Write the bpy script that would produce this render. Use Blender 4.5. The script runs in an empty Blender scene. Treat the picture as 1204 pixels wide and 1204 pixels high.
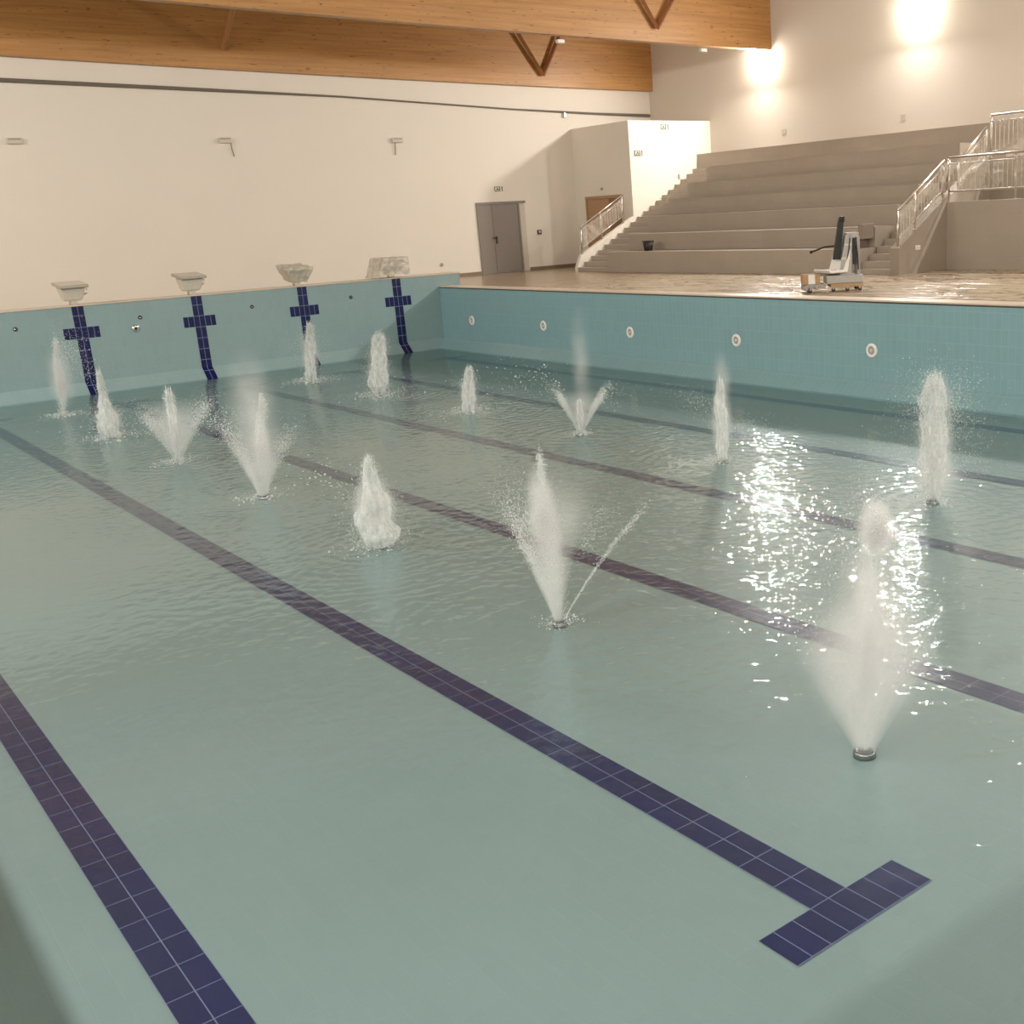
import bpy, bmesh, math, random
import numpy as np
from mathutils import Vector, Matrix
from mathutils import noise as mnoise

SC = bpy.context.scene
COL = SC.collection
PI = math.pi
random.seed(11)
RNG = np.random.default_rng(7)

# ------------------------------------------------------------------ places
DECK = 1.535          # deck level (pool floor is z = 0)
RIM = 1.60            # pool rim on the right side
WX = 11.2             # right pool wall
LX = -3.75            # left pool wall
EY = 24.34            # end wall of the pool (with the starting blocks)
NY = -2.3             # near end wall
COVE = 0.27
TOP = 1.93            # top of the end wall
BY = 29.5             # back wall of the hall
RX = 22.88            # right wall of the hall
HLX = -7.3            # left wall of the hall
HNY = -9.0            # wall behind the camera
CEIL = 10.2
WATER = 0.03

# ------------------------------------------------------------------ nodes
def new_mat(name):
    m = bpy.data.materials.new(name)
    m.use_nodes = True
    nt = m.node_tree
    for n in list(nt.nodes):
        nt.nodes.remove(n)
    out = nt.nodes.new('ShaderNodeOutputMaterial')
    return m, nt, out

def N(nt, kind, **kw):
    n = nt.nodes.new(kind)
    for k, v in kw.items():
        if k.startswith('i_'):
            n.inputs[k[2:].replace('_', ' ')].default_value = v
        else:
            setattr(n, k, v)
    return n

def L(nt, a, b):
    nt.links.new(a, b)

def rgb(c):
    return (c[0], c[1], c[2], 1.0)

def math_node(nt, op, a, b=None, clamp=False):
    n = nt.nodes.new('ShaderNodeMath')
    n.operation = op
    n.use_clamp = clamp
    for i, v in enumerate((a, b)):
        if v is None:
            continue
        if isinstance(v, (int, float)):
            n.inputs[i].default_value = v
        else:
            nt.links.new(v, n.inputs[i])
    return n.outputs[0]

def mix_col(nt, fac, a, b, mode='MIX'):
    n = nt.nodes.new('ShaderNodeMix')
    n.data_type = 'RGBA'
    n.blend_type = mode
    for sock, v in ((n.inputs[0], fac), (n.inputs[6], a), (n.inputs[7], b)):
        if isinstance(v, (int, float)):
            sock.default_value = v
        elif isinstance(v, tuple):
            sock.default_value = rgb(v)
        else:
            nt.links.new(v, sock)
    return n.outputs[2]

def plain(name, col, rough=0.5, metal=0.0, var=0.06, scale=6.0, bump=0.0, spec=0.5, bscale=None):
    """Principled with a little procedural variation."""
    m, nt, out = new_mat(name)
    b = N(nt, 'ShaderNodeBsdfPrincipled')
    b.inputs['Roughness'].default_value = rough
    b.inputs['Metallic'].default_value = metal
    b.inputs['Specular IOR Level'].default_value = spec
    tc = N(nt, 'ShaderNodeTexCoord')
    no = N(nt, 'ShaderNodeTexNoise')
    no.inputs['Scale'].default_value = scale
    no.inputs['Detail'].default_value = 4
    L(nt, tc.outputs['Object'], no.inputs['Vector'])
    lo = tuple(max(0, c * (1 - var)) for c in col)
    hi = tuple(min(1, c * (1 + var)) for c in col)
    L(nt, mix_col(nt, no.outputs['Fac'], lo, hi), b.inputs['Base Color'])
    if bump:
        n2 = N(nt, 'ShaderNodeTexNoise')
        n2.inputs['Scale'].default_value = bscale or scale * 4
        n2.inputs['Detail'].default_value = 3
        L(nt, tc.outputs['Object'], n2.inputs['Vector'])
        bp = N(nt, 'ShaderNodeBump')
        bp.inputs['Strength'].default_value = bump
        bp.inputs['Distance'].default_value = 0.02
        L(nt, n2.outputs['Fac'], bp.inputs['Height'])
        L(nt, bp.outputs['Normal'], b.inputs['Normal'])
    L(nt, b.outputs[0], out.inputs['Surface'])
    return m

def tiles(name, col, grout, axes, w, h, rough=0.25, mortar=0.004, var=0.08, off=(0, 0), gfac=1.0, spec=0.5, cloud=0.05):
    """Glazed tile: a stack-bond grid in two world axes."""
    m, nt, out = new_mat(name)
    b = N(nt, 'ShaderNodeBsdfPrincipled')
    b.inputs['Roughness'].default_value = rough
    b.inputs['Specular IOR Level'].default_value = spec
    g = N(nt, 'ShaderNodeNewGeometry')
    s = N(nt, 'ShaderNodeSeparateXYZ')
    L(nt, g.outputs['Position'], s.inputs[0])
    c = N(nt, 'ShaderNodeCombineXYZ')
    L(nt, math_node(nt, 'ADD', s.outputs[axes[0]], 50.0 + off[0]), c.inputs[0])
    L(nt, math_node(nt, 'ADD', s.outputs[axes[1]], 50.0 + off[1]), c.inputs[1])
    br = N(nt, 'ShaderNodeTexBrick')
    br.offset = 0.0
    br.squash = 1.0
    br.inputs['Scale'].default_value = 1.0
    br.inputs['Brick Width'].default_value = w
    br.inputs['Row Height'].default_value = h
    br.inputs['Mortar Size'].default_value = mortar
    br.inputs['Mortar Smooth'].default_value = 0.2
    br.inputs['Color1'].default_value = rgb(tuple(x * (1 - var) for x in col))
    br.inputs['Color2'].default_value = rgb(tuple(min(1, x * (1 + var)) for x in col))
    br.inputs['Mortar'].default_value = rgb(tuple(col[i] * (1 - gfac) + grout[i] * gfac for i in range(3)))
    L(nt, c.outputs[0], br.inputs['Vector'])
    no = N(nt, 'ShaderNodeTexNoise')
    no.inputs['Scale'].default_value = 0.7
    no.inputs['Detail'].default_value = 3
    L(nt, g.outputs['Position'], no.inputs['Vector'])
    cl = mix_col(nt, no.outputs['Fac'], (1 - cloud,) * 3, (1 + cloud,) * 3)
    L(nt, mix_col(nt, 1.0, br.outputs['Color'], cl, 'MULTIPLY'), b.inputs['Base Color'])
    bp = N(nt, 'ShaderNodeBump')
    bp.inputs['Strength'].default_value = 0.25
    bp.inputs['Distance'].default_value = 0.003
    bp.invert = True
    L(nt, br.outputs['Fac'], bp.inputs['Height'])
    L(nt, bp.outputs['Normal'], b.inputs['Normal'])
    L(nt, b.outputs[0], out.inputs['Surface'])
    return m

M = {}
M['wall'] = plain('warm white plaster', (0.80, 0.745, 0.66), 0.85, var=0.025, scale=0.8, bump=0.05, bscale=60, spec=0.2)
M['wall_right'] = plain('beige plaster', (0.72, 0.655, 0.575), 0.85, var=0.03, scale=0.6, bump=0.05, bscale=60, spec=0.2)
M['ceiling'] = plain('ceiling paint', (0.50, 0.43, 0.35), 0.9, var=0.03, scale=0.6, spec=0.2)
POOL = (0.215, 0.365, 0.40)
M['tile_side'] = tiles('pool wall tile side', POOL, (0.245, 0.40, 0.435), (1, 2), 0.125, 0.25, rough=0.3, var=0.025, gfac=1.0, mortar=0.006, off=(0, 0.02))
M['tile_end'] = tiles('pool wall tile end', (0.245, 0.355, 0.37), (0.265, 0.38, 0.395), (0, 2), 0.125, 0.25, rough=0.3, var=0.02, gfac=0.7, mortar=0.005, off=(0, 0.07))
M['tile_floor'] = tiles('pool floor tile', (0.195, 0.268, 0.275), (0.205, 0.279, 0.286), (0, 1), 0.125, 0.25, rough=0.4, var=0.008, gfac=0.6, cloud=0.08)
NAVY = (0.003, 0.0065, 0.065)
M['navy_floor'] = tiles('navy floor tile', NAVY, (0.13, 0.15, 0.27), (0, 1), 0.125, 0.25, rough=0.3, mortar=0.0032, var=0.12, off=(0, -0.0056))
M['navy_wall'] = tiles('navy wall tile', NAVY, (0.22, 0.26, 0.44), (0, 2), 0.125, 0.25, rough=0.25, mortar=0.0045, var=0.12, off=(0, 0.05))
M['coping'] = plain('beige coping stone', (0.62, 0.51, 0.40), 0.35, var=0.08, scale=3)
M['gutter'] = plain('dark gutter slot', (0.05, 0.05, 0.05), 0.6)
M['stand'] = tiles('grandstand stone tile', (0.40, 0.345, 0.285), (0.365, 0.31, 0.255), (1, 2), 0.6, 0.47, rough=0.55, mortar=0.004, var=0.02, off=(0, -0.12 % 0.47), gfac=0.6, spec=0.3, cloud=0.10)
M['stand_lip'] = plain('pale stone edge', (0.56, 0.48, 0.39), 0.35, var=0.05)
M['tread'] = plain('stone tread toned to dimmer light', (0.27, 0.225, 0.185), 0.6, var=0.05, scale=2, spec=0.2)  # same stone as the risers, darkened to paint dimmer light on the treads
M['stand_dark'] = plain('grandstand side stone', (0.32, 0.27, 0.22), 0.6, var=0.08, scale=2, spec=0.3)
M['baseboard'] = plain('brown skirting tile', (0.23, 0.165, 0.11), 0.5)
M['door_grey'] = plain('grey painted steel', (0.235, 0.205, 0.18), 0.45, var=0.03)
M['door_tan'] = plain('tan veneer', (0.42, 0.25, 0.135), 0.5, var=0.08, scale=9)
M['black'] = plain('black plastic', (0.012, 0.011, 0.01), 0.45)
M['dark'] = plain('dark brown plastic', (0.03, 0.022, 0.018), 0.6)
M['white'] = plain('white plastic', (0.82, 0.80, 0.76), 0.35, var=0.02)
M['offwhite'] = plain('dusty white plastic', (0.62, 0.57, 0.49), 0.5, var=0.1, scale=14)
M['greyplate'] = plain('grey grip plate', (0.40, 0.36, 0.30), 0.6, var=0.1, scale=20)
M['steel'] = plain('brushed steel', (0.62, 0.58, 0.53), 0.3, metal=1.0, var=0.08, scale=25)
M['nozzle'] = plain('dull wet steel', (0.20, 0.22, 0.22), 0.35, metal=0.8, var=0.1, scale=30)
M['chrome'] = plain('chrome', (0.8, 0.8, 0.8), 0.12, metal=1.0, var=0.02)
M['grey'] = plain('grey metal paint', (0.33, 0.32, 0.30), 0.4, var=0.1, scale=12)
M['lightgrey'] = plain('light grey metal paint', (0.40, 0.39, 0.37), 0.4, var=0.08, scale=12)
M['card'] = plain('brown cardboard', (0.42, 0.27, 0.15), 0.8, var=0.1)
M['cable'] = plain('grey cable', (0.16, 0.14, 0.11), 0.6)
M['green'] = plain('sign green', (0.02, 0.075, 0.045), 0.5)
M['sign'] = plain('sign acrylic', (0.78, 0.74, 0.64), 0.3, var=0.02)

def wood():
    m, nt, out = new_mat('glued laminated timber')
    b = N(nt, 'ShaderNodeBsdfPrincipled')
    b.inputs['Roughness'].default_value = 0.42
    b.inputs['Specular IOR Level'].default_value = 0.4
    g = N(nt, 'ShaderNodeNewGeometry')
    mp = N(nt, 'ShaderNodeMapping')
    mp.inputs['Scale'].default_value = (0.35, 1.0, 9.0)
    L(nt, g.outputs['Position'], mp.inputs['Vector'])
    n1 = N(nt, 'ShaderNodeTexNoise')
    n1.inputs['Scale'].default_value = 1.3
    n1.inputs['Detail'].default_value = 6
    n1.inputs['Roughness'].default_value = 0.6
    L(nt, mp.outputs[0], n1.inputs['Vector'])
    base = N(nt, 'ShaderNodeValToRGB')
    base.color_ramp.elements[0].position = 0.25
    base.color_ramp.elements[0].color = rgb((0.36, 0.17, 0.052))
    base.color_ramp.elements[1].position = 0.75
    base.color_ramp.elements[1].color = rgb((0.56, 0.30, 0.105))
    L(nt, n1.outputs['Fac'], base.inputs[0])
    # lamella joints every 4 cm and short dark knots / resin streaks
    mp2 = N(nt, 'ShaderNodeMapping')
    mp2.inputs['Scale'].default_value = (1.6, 1.0, 11.0)
    L(nt, g.outputs['Position'], mp2.inputs['Vector'])
    v = N(nt, 'ShaderNodeTexNoise')
    v.inputs['Scale'].default_value = 2.4
    v.inputs['Detail'].default_value = 2
    L(nt, mp2.outputs[0], v.inputs['Vector'])
    kn = N(nt, 'ShaderNodeValToRGB')
    kn.color_ramp.elements[0].position = 0.665
    kn.color_ramp.elements[0].color = rgb((0, 0, 0))
    kn.color_ramp.elements[1].position = 0.71
    kn.color_ramp.elements[1].color = rgb((1, 1, 1))
    L(nt, v.outputs['Fac'], kn.inputs[0])
    c1 = mix_col(nt, math_node(nt, 'MULTIPLY', kn.outputs[0], 0.75), base.outputs[0], (0.13, 0.05, 0.018))
    s = N(nt, 'ShaderNodeSeparateXYZ')
    L(nt, g.outputs['Position'], s.inputs[0])
    fr = math_node(nt, 'FRACT', math_node(nt, 'MULTIPLY', s.outputs[2], 22.0))
    ln = math_node(nt, 'LESS_THAN', fr, 0.10)
    c2 = mix_col(nt, math_node(nt, 'MULTIPLY', ln, 0.22), c1, (0.22, 0.09, 0.03))
    L(nt, c2, b.inputs['Base Color'])
    L(nt, b.outputs[0], out.inputs['Surface'])
    return m
M['wood'] = wood()
M['wood_dark'] = plain('stained timber strut', (0.27, 0.105, 0.035), 0.45, var=0.15, scale=8)
M['wood_rod'] = plain('pale brown rod', (0.45, 0.22, 0.085), 0.45, var=0.1, scale=8)

def deck_mat():
    """Wet stone tile with standing water: smooth film broken up by wavy reflection streaks, partly painted in colour."""
    m, nt, out = new_mat('wet deck tile')
    b = N(nt, 'ShaderNodeBsdfPrincipled')
    g = N(nt, 'ShaderNodeNewGeometry')
    s = N(nt, 'ShaderNodeSeparateXYZ')
    L(nt, g.outputs['Position'], s.inputs[0])
    br = N(nt, 'ShaderNodeTexBrick')
    br.offset = 0.0
    br.inputs['Scale'].default_value = 1.0
    br.inputs['Brick Width'].default_value = 0.6
    br.inputs['Row Height'].default_value = 0.6
    br.inputs['Mortar Size'].default_value = 0.006
    br.inputs['Color1'].default_value = rgb((0.315, 0.23, 0.15))
    br.inputs['Color2'].default_value = rgb((0.33, 0.245, 0.16))
    br.inputs['Mortar'].default_value = rgb((0.27, 0.195, 0.13))
    L(nt, g.outputs['Position'], br.inputs['Vector'])
    mp = N(nt, 'ShaderNodeMapping')
    mp.inputs['Scale'].default_value = (1.0, 0.30, 1.0)
    mp.inputs['Rotation'].default_value = (0, 0, 0.12)
    L(nt, g.outputs['Position'], mp.inputs['Vector'])
    no = N(nt, 'ShaderNodeTexNoise')
    no.inputs['Scale'].default_value = 2.0
    no.inputs['Detail'].default_value = 3
    no.inputs['Roughness'].default_value = 0.55
    no.inputs['Distortion'].default_value = 1.4
    L(nt, mp.outputs[0], no.inputs['Vector'])
    # the crumpled, puddled stretch lies beside the stand; towards the back wall the tile is flat
    mr = N(nt, 'ShaderNodeMapRange')
    mr.inputs['From Min'].default_value = 23.5
    mr.inputs['From Max'].default_value = 19.0
    L(nt, s.outputs[1], mr.inputs['Value'])
    mx = N(nt, 'ShaderNodeMapRange')
    mx.inputs['From Min'].default_value = 11.9
    mx.inputs['From Max'].default_value = 12.6
    L(nt, s.outputs[0], mx.inputs['Value'])
    amt = math_node(nt, 'MULTIPLY', mr.outputs[0], mx.outputs[0])
    refl_streak = N(nt, 'ShaderNodeValToRGB')
    e = refl_streak.color_ramp.elements
    e[0].position = 0.452; e[0].color = rgb((0, 0, 0))
    e[1].position = 0.535; e[1].color = rgb((0, 0, 0))
    k = refl_streak.color_ramp.elements.new(0.49); k.color = rgb((1, 1, 1))
    L(nt, no.outputs['Fac'], refl_streak.inputs[0])
    dark = math_node(nt, 'MULTIPLY', math_node(nt, 'MULTIPLY', refl_streak.outputs[0], amt), 0.9)  # dark streaks of the wavy reflections, painted into the base colour
    pale = mix_col(nt, math_node(nt, 'MULTIPLY', amt, 0.8), br.outputs['Color'], (0.60, 0.50, 0.36))  # bright sheen of the wet stretch, painted as a paler base
    L(nt, mix_col(nt, dark, pale, (0.075, 0.05, 0.03)), b.inputs['Base Color'])
    bp = N(nt, 'ShaderNodeBump')
    bp.inputs['Distance'].default_value = 0.12
    L(nt, math_node(nt, 'MULTIPLY', amt, 0.9), bp.inputs['Strength'])
    L(nt, no.outputs['Fac'], bp.inputs['Height'])
    L(nt, bp.outputs['Normal'], b.inputs['Normal'])
    b.inputs['Roughness'].default_value = 0.22
    b.inputs['Specular IOR Level'].default_value = 0.35
    L(nt, b.outputs[0], out.inputs['Surface'])
    return m
M['deck'] = deck_mat()

def film(name, clear=0.55, col=(0.75, 0.70, 0.6), rough=0.12, bump=0.6, scale=5.0):
    """Crumpled transparent plastic film."""
    m, nt, out = new_mat(name)
    tc = N(nt, 'ShaderNodeTexCoord')
    no = N(nt, 'ShaderNodeTexNoise')
    no.inputs['Scale'].default_value = scale
    no.inputs['Detail'].default_value = 3
    no.inputs['Distortion'].default_value = 1.5
    L(nt, tc.outputs['Object'], no.inputs['Vector'])
    bp = N(nt, 'ShaderNodeBump')
    bp.inputs['Strength'].default_value = bump
    bp.inputs['Distance'].default_value = 0.08
    L(nt, no.outputs['Fac'], bp.inputs['Height'])
    tr = N(nt, 'ShaderNodeBsdfTransparent')
    b = N(nt, 'ShaderNodeBsdfPrincipled')
    b.inputs['Base Color'].default_value = rgb(col)
    b.inputs['Roughness'].default_value = rough
    L(nt, bp.outputs['Normal'], b.inputs['Normal'])
    rp = N(nt, 'ShaderNodeMapRange')
    rp.inputs['From Min'].default_value = 0.35
    rp.inputs['From Max'].default_value = 0.7
    rp.inputs['To Min'].default_value = clear + 0.12
    rp.inputs['To Max'].default_value = max(0.0, clear - 0.3)
    L(nt, no.outputs['Fac'], rp.inputs['Value'])
    mx = N(nt, 'ShaderNodeMixShader')
    L(nt, rp.outputs[0], mx.inputs[0])
    L(nt, b.outputs[0], mx.inputs[1])
    L(nt, tr.outputs[0], mx.inputs[2])
    L(nt, mx.outputs[0], out.inputs['Surface'])
    return m
M['film'] = film('plastic film on rail', 0.72, (0.62, 0.56, 0.47), 0.15, 0.35, 1.8)
M['film_block'] = film('plastic wrap on block', 0.42, (0.66, 0.60, 0.50), 0.3, 0.3, 4)

def water_mat():
    m, nt, out = new_mat('shallow rippled water')
    g = N(nt, 'ShaderNodeNewGeometry')
    mp = N(nt, 'ShaderNodeMapping')
    mp.inputs['Rotation'].default_value = (0, 0, 0.75)
    mp.inputs['Scale'].default_value = (0.75, 1.45, 1.0)
    L(nt, g.outputs['Position'], mp.inputs['Vector'])
    n1 = N(nt, 'ShaderNodeTexNoise')
    n1.inputs['Scale'].default_value = 15.0
    n1.inputs['Detail'].default_value = 4
    n1.inputs['Roughness'].default_value = 0.55
    n1.inputs['Distortion'].default_value = 0.5
    L(nt, mp.outputs[0], n1.inputs['Vector'])
    s = N(nt, 'ShaderNodeSeparateXYZ')
    L(nt, g.outputs['Position'], s.inputs[0])
    lv = N(nt, 'ShaderNodeAttribute')           # how lively the water is at this spot
    lv.attribute_name = 'liveliness'
    st = math_node(nt, 'MULTIPLY', lv.outputs['Fac'], 0.7)
    bp = N(nt, 'ShaderNodeBump')
    bp.inputs['Distance'].default_value = 0.003
    L(nt, st, bp.inputs['Strength'])
    L(nt, n1.outputs['Fac'], bp.inputs['Height'])
    dt = N(nt, 'ShaderNodeVectorMath')          # reflectance rising towards grazing angles, the same from both sides
    dt.operation = 'DOT_PRODUCT'
    L(nt, bp.outputs['Normal'], dt.inputs[0])
    L(nt, g.outputs['Incoming'], dt.inputs[1])
    cs = math_node(nt, 'ABSOLUTE', dt.outputs['Value'])
    refl = math_node(nt, 'ADD', math_node(nt, 'MULTIPLY', math_node(nt, 'POWER', math_node(nt, 'SUBTRACT', 1.0, cs, clamp=True), 5.0), 0.98), 0.02, clamp=True)
    gl = N(nt, 'ShaderNodeBsdfGlossy')
    gl.inputs['Color'].default_value = (0.64, 0.72, 0.71, 1)
    gl.inputs['Roughness'].default_value = 0.022
    L(nt, bp.outputs['Normal'], gl.inputs['Normal'])
    tr = N(nt, 'ShaderNodeBsdfTransparent')
    tr.inputs['Color'].default_value = (0.93, 0.965, 0.965, 1)
    df = N(nt, 'ShaderNodeBsdfDiffuse')         # fine air bubbles make it slightly milky
    df.inputs['Color'].default_value = (0.45, 0.56, 0.54, 1)
    mk = N(nt, 'ShaderNodeMixShader')
    # milkier further down the pool: churned bubbles, plus a painted lift for pale reflections
    mf = N(nt, 'ShaderNodeMapRange')
    mf.inputs['From Min'].default_value = 2.5
    mf.inputs['From Max'].default_value = 11.0
    mf.inputs['To Min'].default_value = 0.02
    mf.inputs['To Max'].default_value = 0.055
    L(nt, s.outputs[1], mf.inputs['Value'])
    L(nt, mf.outputs[0], mk.inputs[0])
    L(nt, tr.outputs[0], mk.inputs[1])
    L(nt, df.outputs[0], mk.inputs[2])
    mx = N(nt, 'ShaderNodeMixShader')
    L(nt, refl, mx.inputs[0])
    L(nt, mk.outputs[0], mx.inputs[1])
    L(nt, gl.outputs[0], mx.inputs[2])
    L(nt, mx.outputs[0], out.inputs['Surface'])
    return m
M['water'] = water_mat()

def spray_mat(name, alpha=0.75, streak=False):
    m, nt, out = new_mat(name)
    b = N(nt, 'ShaderNodeBsdfPrincipled')
    tc = N(nt, 'ShaderNodeTexCoord')
    no = N(nt, 'ShaderNodeTexNoise')
    no.inputs['Scale'].default_value = 9.0
    L(nt, tc.outputs['Object'], no.inputs['Vector'])
    L(nt, mix_col(nt, no.outputs['Fac'], (0.88, 0.92, 0.91), (0.94, 0.97, 0.96)), b.inputs['Base Color'])
    b.inputs['Roughness'].default_value = 0.6
    b.inputs['Specular IOR Level'].default_value = 0.2
    tl = N(nt, 'ShaderNodeBsdfTranslucent')
    tl.inputs['Color'].default_value = (0.92, 0.95, 0.94, 1)
    m1 = N(nt, 'ShaderNodeMixShader')
    m1.inputs[0].default_value = 0.5
    L(nt, b.outputs[0], m1.inputs[1])
    L(nt, tl.outputs[0], m1.inputs[2])
    tr = N(nt, 'ShaderNodeBsdfTransparent')
    m2 = N(nt, 'ShaderNodeMixShader')
    m2.inputs[0].default_value = alpha
    if streak:
        mp = N(nt, 'ShaderNodeMapping')
        mp.inputs['Scale'].default_value = (22, 22, 5)
        L(nt, tc.outputs['Object'], mp.inputs['Vector'])
        n3 = N(nt, 'ShaderNodeTexNoise')
        n3.inputs['Scale'].default_value = 1.0
        n3.inputs['Detail'].default_value = 4
        L(nt, mp.outputs[0], n3.inputs['Vector'])
        r3 = N(nt, 'ShaderNodeMapRange')
        r3.inputs['From Min'].default_value = 0.36
        r3.inputs['From Max'].default_value = 0.64
        r3.inputs['To Min'].default_value = alpha - 0.2
        r3.inputs['To Max'].default_value = alpha + 0.25
        L(nt, n3.outputs['Fac'], r3.inputs['Value'])
        L(nt, r3.outputs[0], m2.inputs[0])
    L(nt, tr.outputs[0], m2.inputs[1])
    L(nt, m1.outputs[0], m2.inputs[2])
    L(nt, m2.outputs[0], out.inputs['Surface'])
    return m
M['drops'] = spray_mat('water droplets', 0.7)
M['froth'] = spray_mat('white froth', 0.52, True)
M['froth_thin'] = spray_mat('thin froth', 0.24, True)

def mist_mat():
    """Water haze: a soft ellipsoid of scattering, thinning out towards its edge."""
    m, nt, out = new_mat('water mist')
    tc = N(nt, 'ShaderNodeTexCoord')
    mp = N(nt, 'ShaderNodeMapping')
    mp.inputs['Location'].default_value = (-1, -1, -1)
    mp.inputs['Scale'].default_value = (2, 2, 2)
    L(nt, tc.outputs['Generated'], mp.inputs['Vector'])
    gr = N(nt, 'ShaderNodeTexGradient')
    gr.gradient_type = 'SPHERICAL'
    L(nt, mp.outputs[0], gr.inputs['Vector'])
    no = N(nt, 'ShaderNodeTexNoise')
    no.inputs['Scale'].default_value = 3.2
    no.inputs['Detail'].default_value = 3
    L(nt, tc.outputs['Object'], no.inputs['Vector'])
    nr = N(nt, 'ShaderNodeMapRange')
    nr.inputs['From Min'].default_value = 0.3
    nr.inputs['From Max'].default_value = 0.7
    nr.inputs['To Min'].default_value = 0.45
    nr.inputs['To Max'].default_value = 1.4
    L(nt, no.outputs['Fac'], nr.inputs['Value'])
    at = N(nt, 'ShaderNodeAttribute')
    at.attribute_type = 'OBJECT'
    at.attribute_name = 'haze'
    d = math_node(nt, 'MULTIPLY', math_node(nt, 'MULTIPLY', math_node(nt, 'POWER', gr.outputs['Fac'], 1.7), nr.outputs[0]), at.outputs['Fac'])
    v = N(nt, 'ShaderNodeVolumeScatter')
    v.inputs['Color'].default_value = (0.955, 0.975, 0.965, 1)
    v.inputs['Anisotropy'].default_value = 0.0
    L(nt, d, v.inputs['Density'])
    L(nt, v.outputs[0], out.inputs['Volume'])
    return m
M['mist'] = mist_mat()

def cone_mist_mat():
    """Haze opening upward from the nozzle, densest on the axis and low down."""
    m, nt, out = new_mat('water mist fan')
    tc = N(nt, 'ShaderNodeTexCoord')
    s = N(nt, 'ShaderNodeSeparateXYZ')
    L(nt, tc.outputs['Generated'], s.inputs[0])
    ux = math_node(nt, 'MULTIPLY', math_node(nt, 'SUBTRACT', s.outputs[0], 0.5), 2.0)
    uy = math_node(nt, 'MULTIPLY', math_node(nt, 'SUBTRACT', s.outputs[1], 0.5), 2.0)
    rr = math_node(nt, 'SQRT', math_node(nt, 'ADD', math_node(nt, 'MULTIPLY', ux, ux), math_node(nt, 'MULTIPLY', uy, uy)))
    loc = math_node(nt, 'ADD', math_node(nt, 'MULTIPLY', s.outputs[2], 0.88), 0.12)
    side = math_node(nt, 'SUBTRACT', 1.0, math_node(nt, 'DIVIDE', rr, loc), clamp=True)
    side = math_node(nt, 'POWER', side, 0.55)
    up = math_node(nt, 'POWER', math_node(nt, 'SUBTRACT', 1.0, s.outputs[2], clamp=True), 1.1)
    near = math_node(nt, 'DIVIDE', 0.45, math_node(nt, 'ADD', s.outputs[2], 0.18))
    no = N(nt, 'ShaderNodeTexNoise')
    no.inputs['Scale'].default_value = 5.0
    no.inputs['Detail'].default_value = 3
    L(nt, tc.outputs['Object'], no.inputs['Vector'])
    nr = N(nt, 'ShaderNodeMapRange')
    nr.inputs['From Min'].default_value = 0.3
    nr.inputs['From Max'].default_value = 0.7
    nr.inputs['To Min'].default_value = 0.5
    nr.inputs['To Max'].default_value = 1.4
    L(nt, no.outputs['Fac'], nr.inputs['Value'])
    at = N(nt, 'ShaderNodeAttribute')
    at.attribute_type = 'OBJECT'
    at.attribute_name = 'haze'
    d = math_node(nt, 'MULTIPLY', math_node(nt, 'MULTIPLY', side, up), math_node(nt, 'MULTIPLY', math_node(nt, 'MULTIPLY', nr.outputs[0], near), at.outputs['Fac']))
    v = N(nt, 'ShaderNodeVolumeScatter')
    v.inputs['Color'].default_value = (0.955, 0.975, 0.965, 1)
    L(nt, d, v.inputs['Density'])
    L(nt, v.outputs[0], out.inputs['Volume'])
    return m
M['mist_cone'] = cone_mist_mat()

def lamp_mat():
    m, nt, out = new_mat('lit lamp glass')
    e = N(nt, 'ShaderNodeEmission')
    e.inputs['Color'].default_value = (1.0, 0.93, 0.80, 1)
    e.inputs['Strength'].default_value = 60.0
    L(nt, e.outputs[0], out.inputs['Surface'])
    return m
M['lamp'] = lamp_mat()

# ------------------------------------------------------------------ meshes
def box(bm, x0, x1, y0, y1, z0, z1, bevel=0.0):
    r = bmesh.ops.create_cube(bm, size=1.0)
    vs = r['verts']
    for v in vs:
        v.co = Vector(((x0 + x1) / 2 + v.co.x * (x1 - x0), (y0 + y1) / 2 + v.co.y * (y1 - y0), (z0 + z1) / 2 + v.co.z * (z1 - z0)))
    if bevel:
        es = list({e for v in vs for e in v.link_edges})
        bmesh.ops.bevel(bm, geom=es, offset=bevel, segments=2, affect='EDGES', profile=0.5)
    return vs

def tube(bm, pts, r, seg=8, cap=True):
    pts = [Vector(p) for p in pts]
    rs = r if isinstance(r, (list, tuple)) else [r] * len(pts)
    rings = []
    for i, p in enumerate(pts):
        d = (pts[min(i + 1, len(pts) - 1)] - pts[max(i - 1, 0)]).normalized()
        up = Vector((0, 0, 1)) if abs(d.z) < 0.95 else Vector((1, 0, 0))
        a = d.cross(up).normalized()
        b = d.cross(a).normalized()
        rings.append([bm.verts.new(p + (a * math.cos(2 * PI * k / seg) + b * math.sin(2 * PI * k / seg)) * rs[i]) for k in range(seg)])
    for i in range(len(rings) - 1):
        for k in range(seg):
            bm.faces.new((rings[i][k], rings[i][(k + 1) % seg], rings[i + 1][(k + 1) % seg], rings[i + 1][k]))
    if cap:
        bm.faces.new(rings[0][::-1])
        bm.faces.new(rings[-1])

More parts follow.
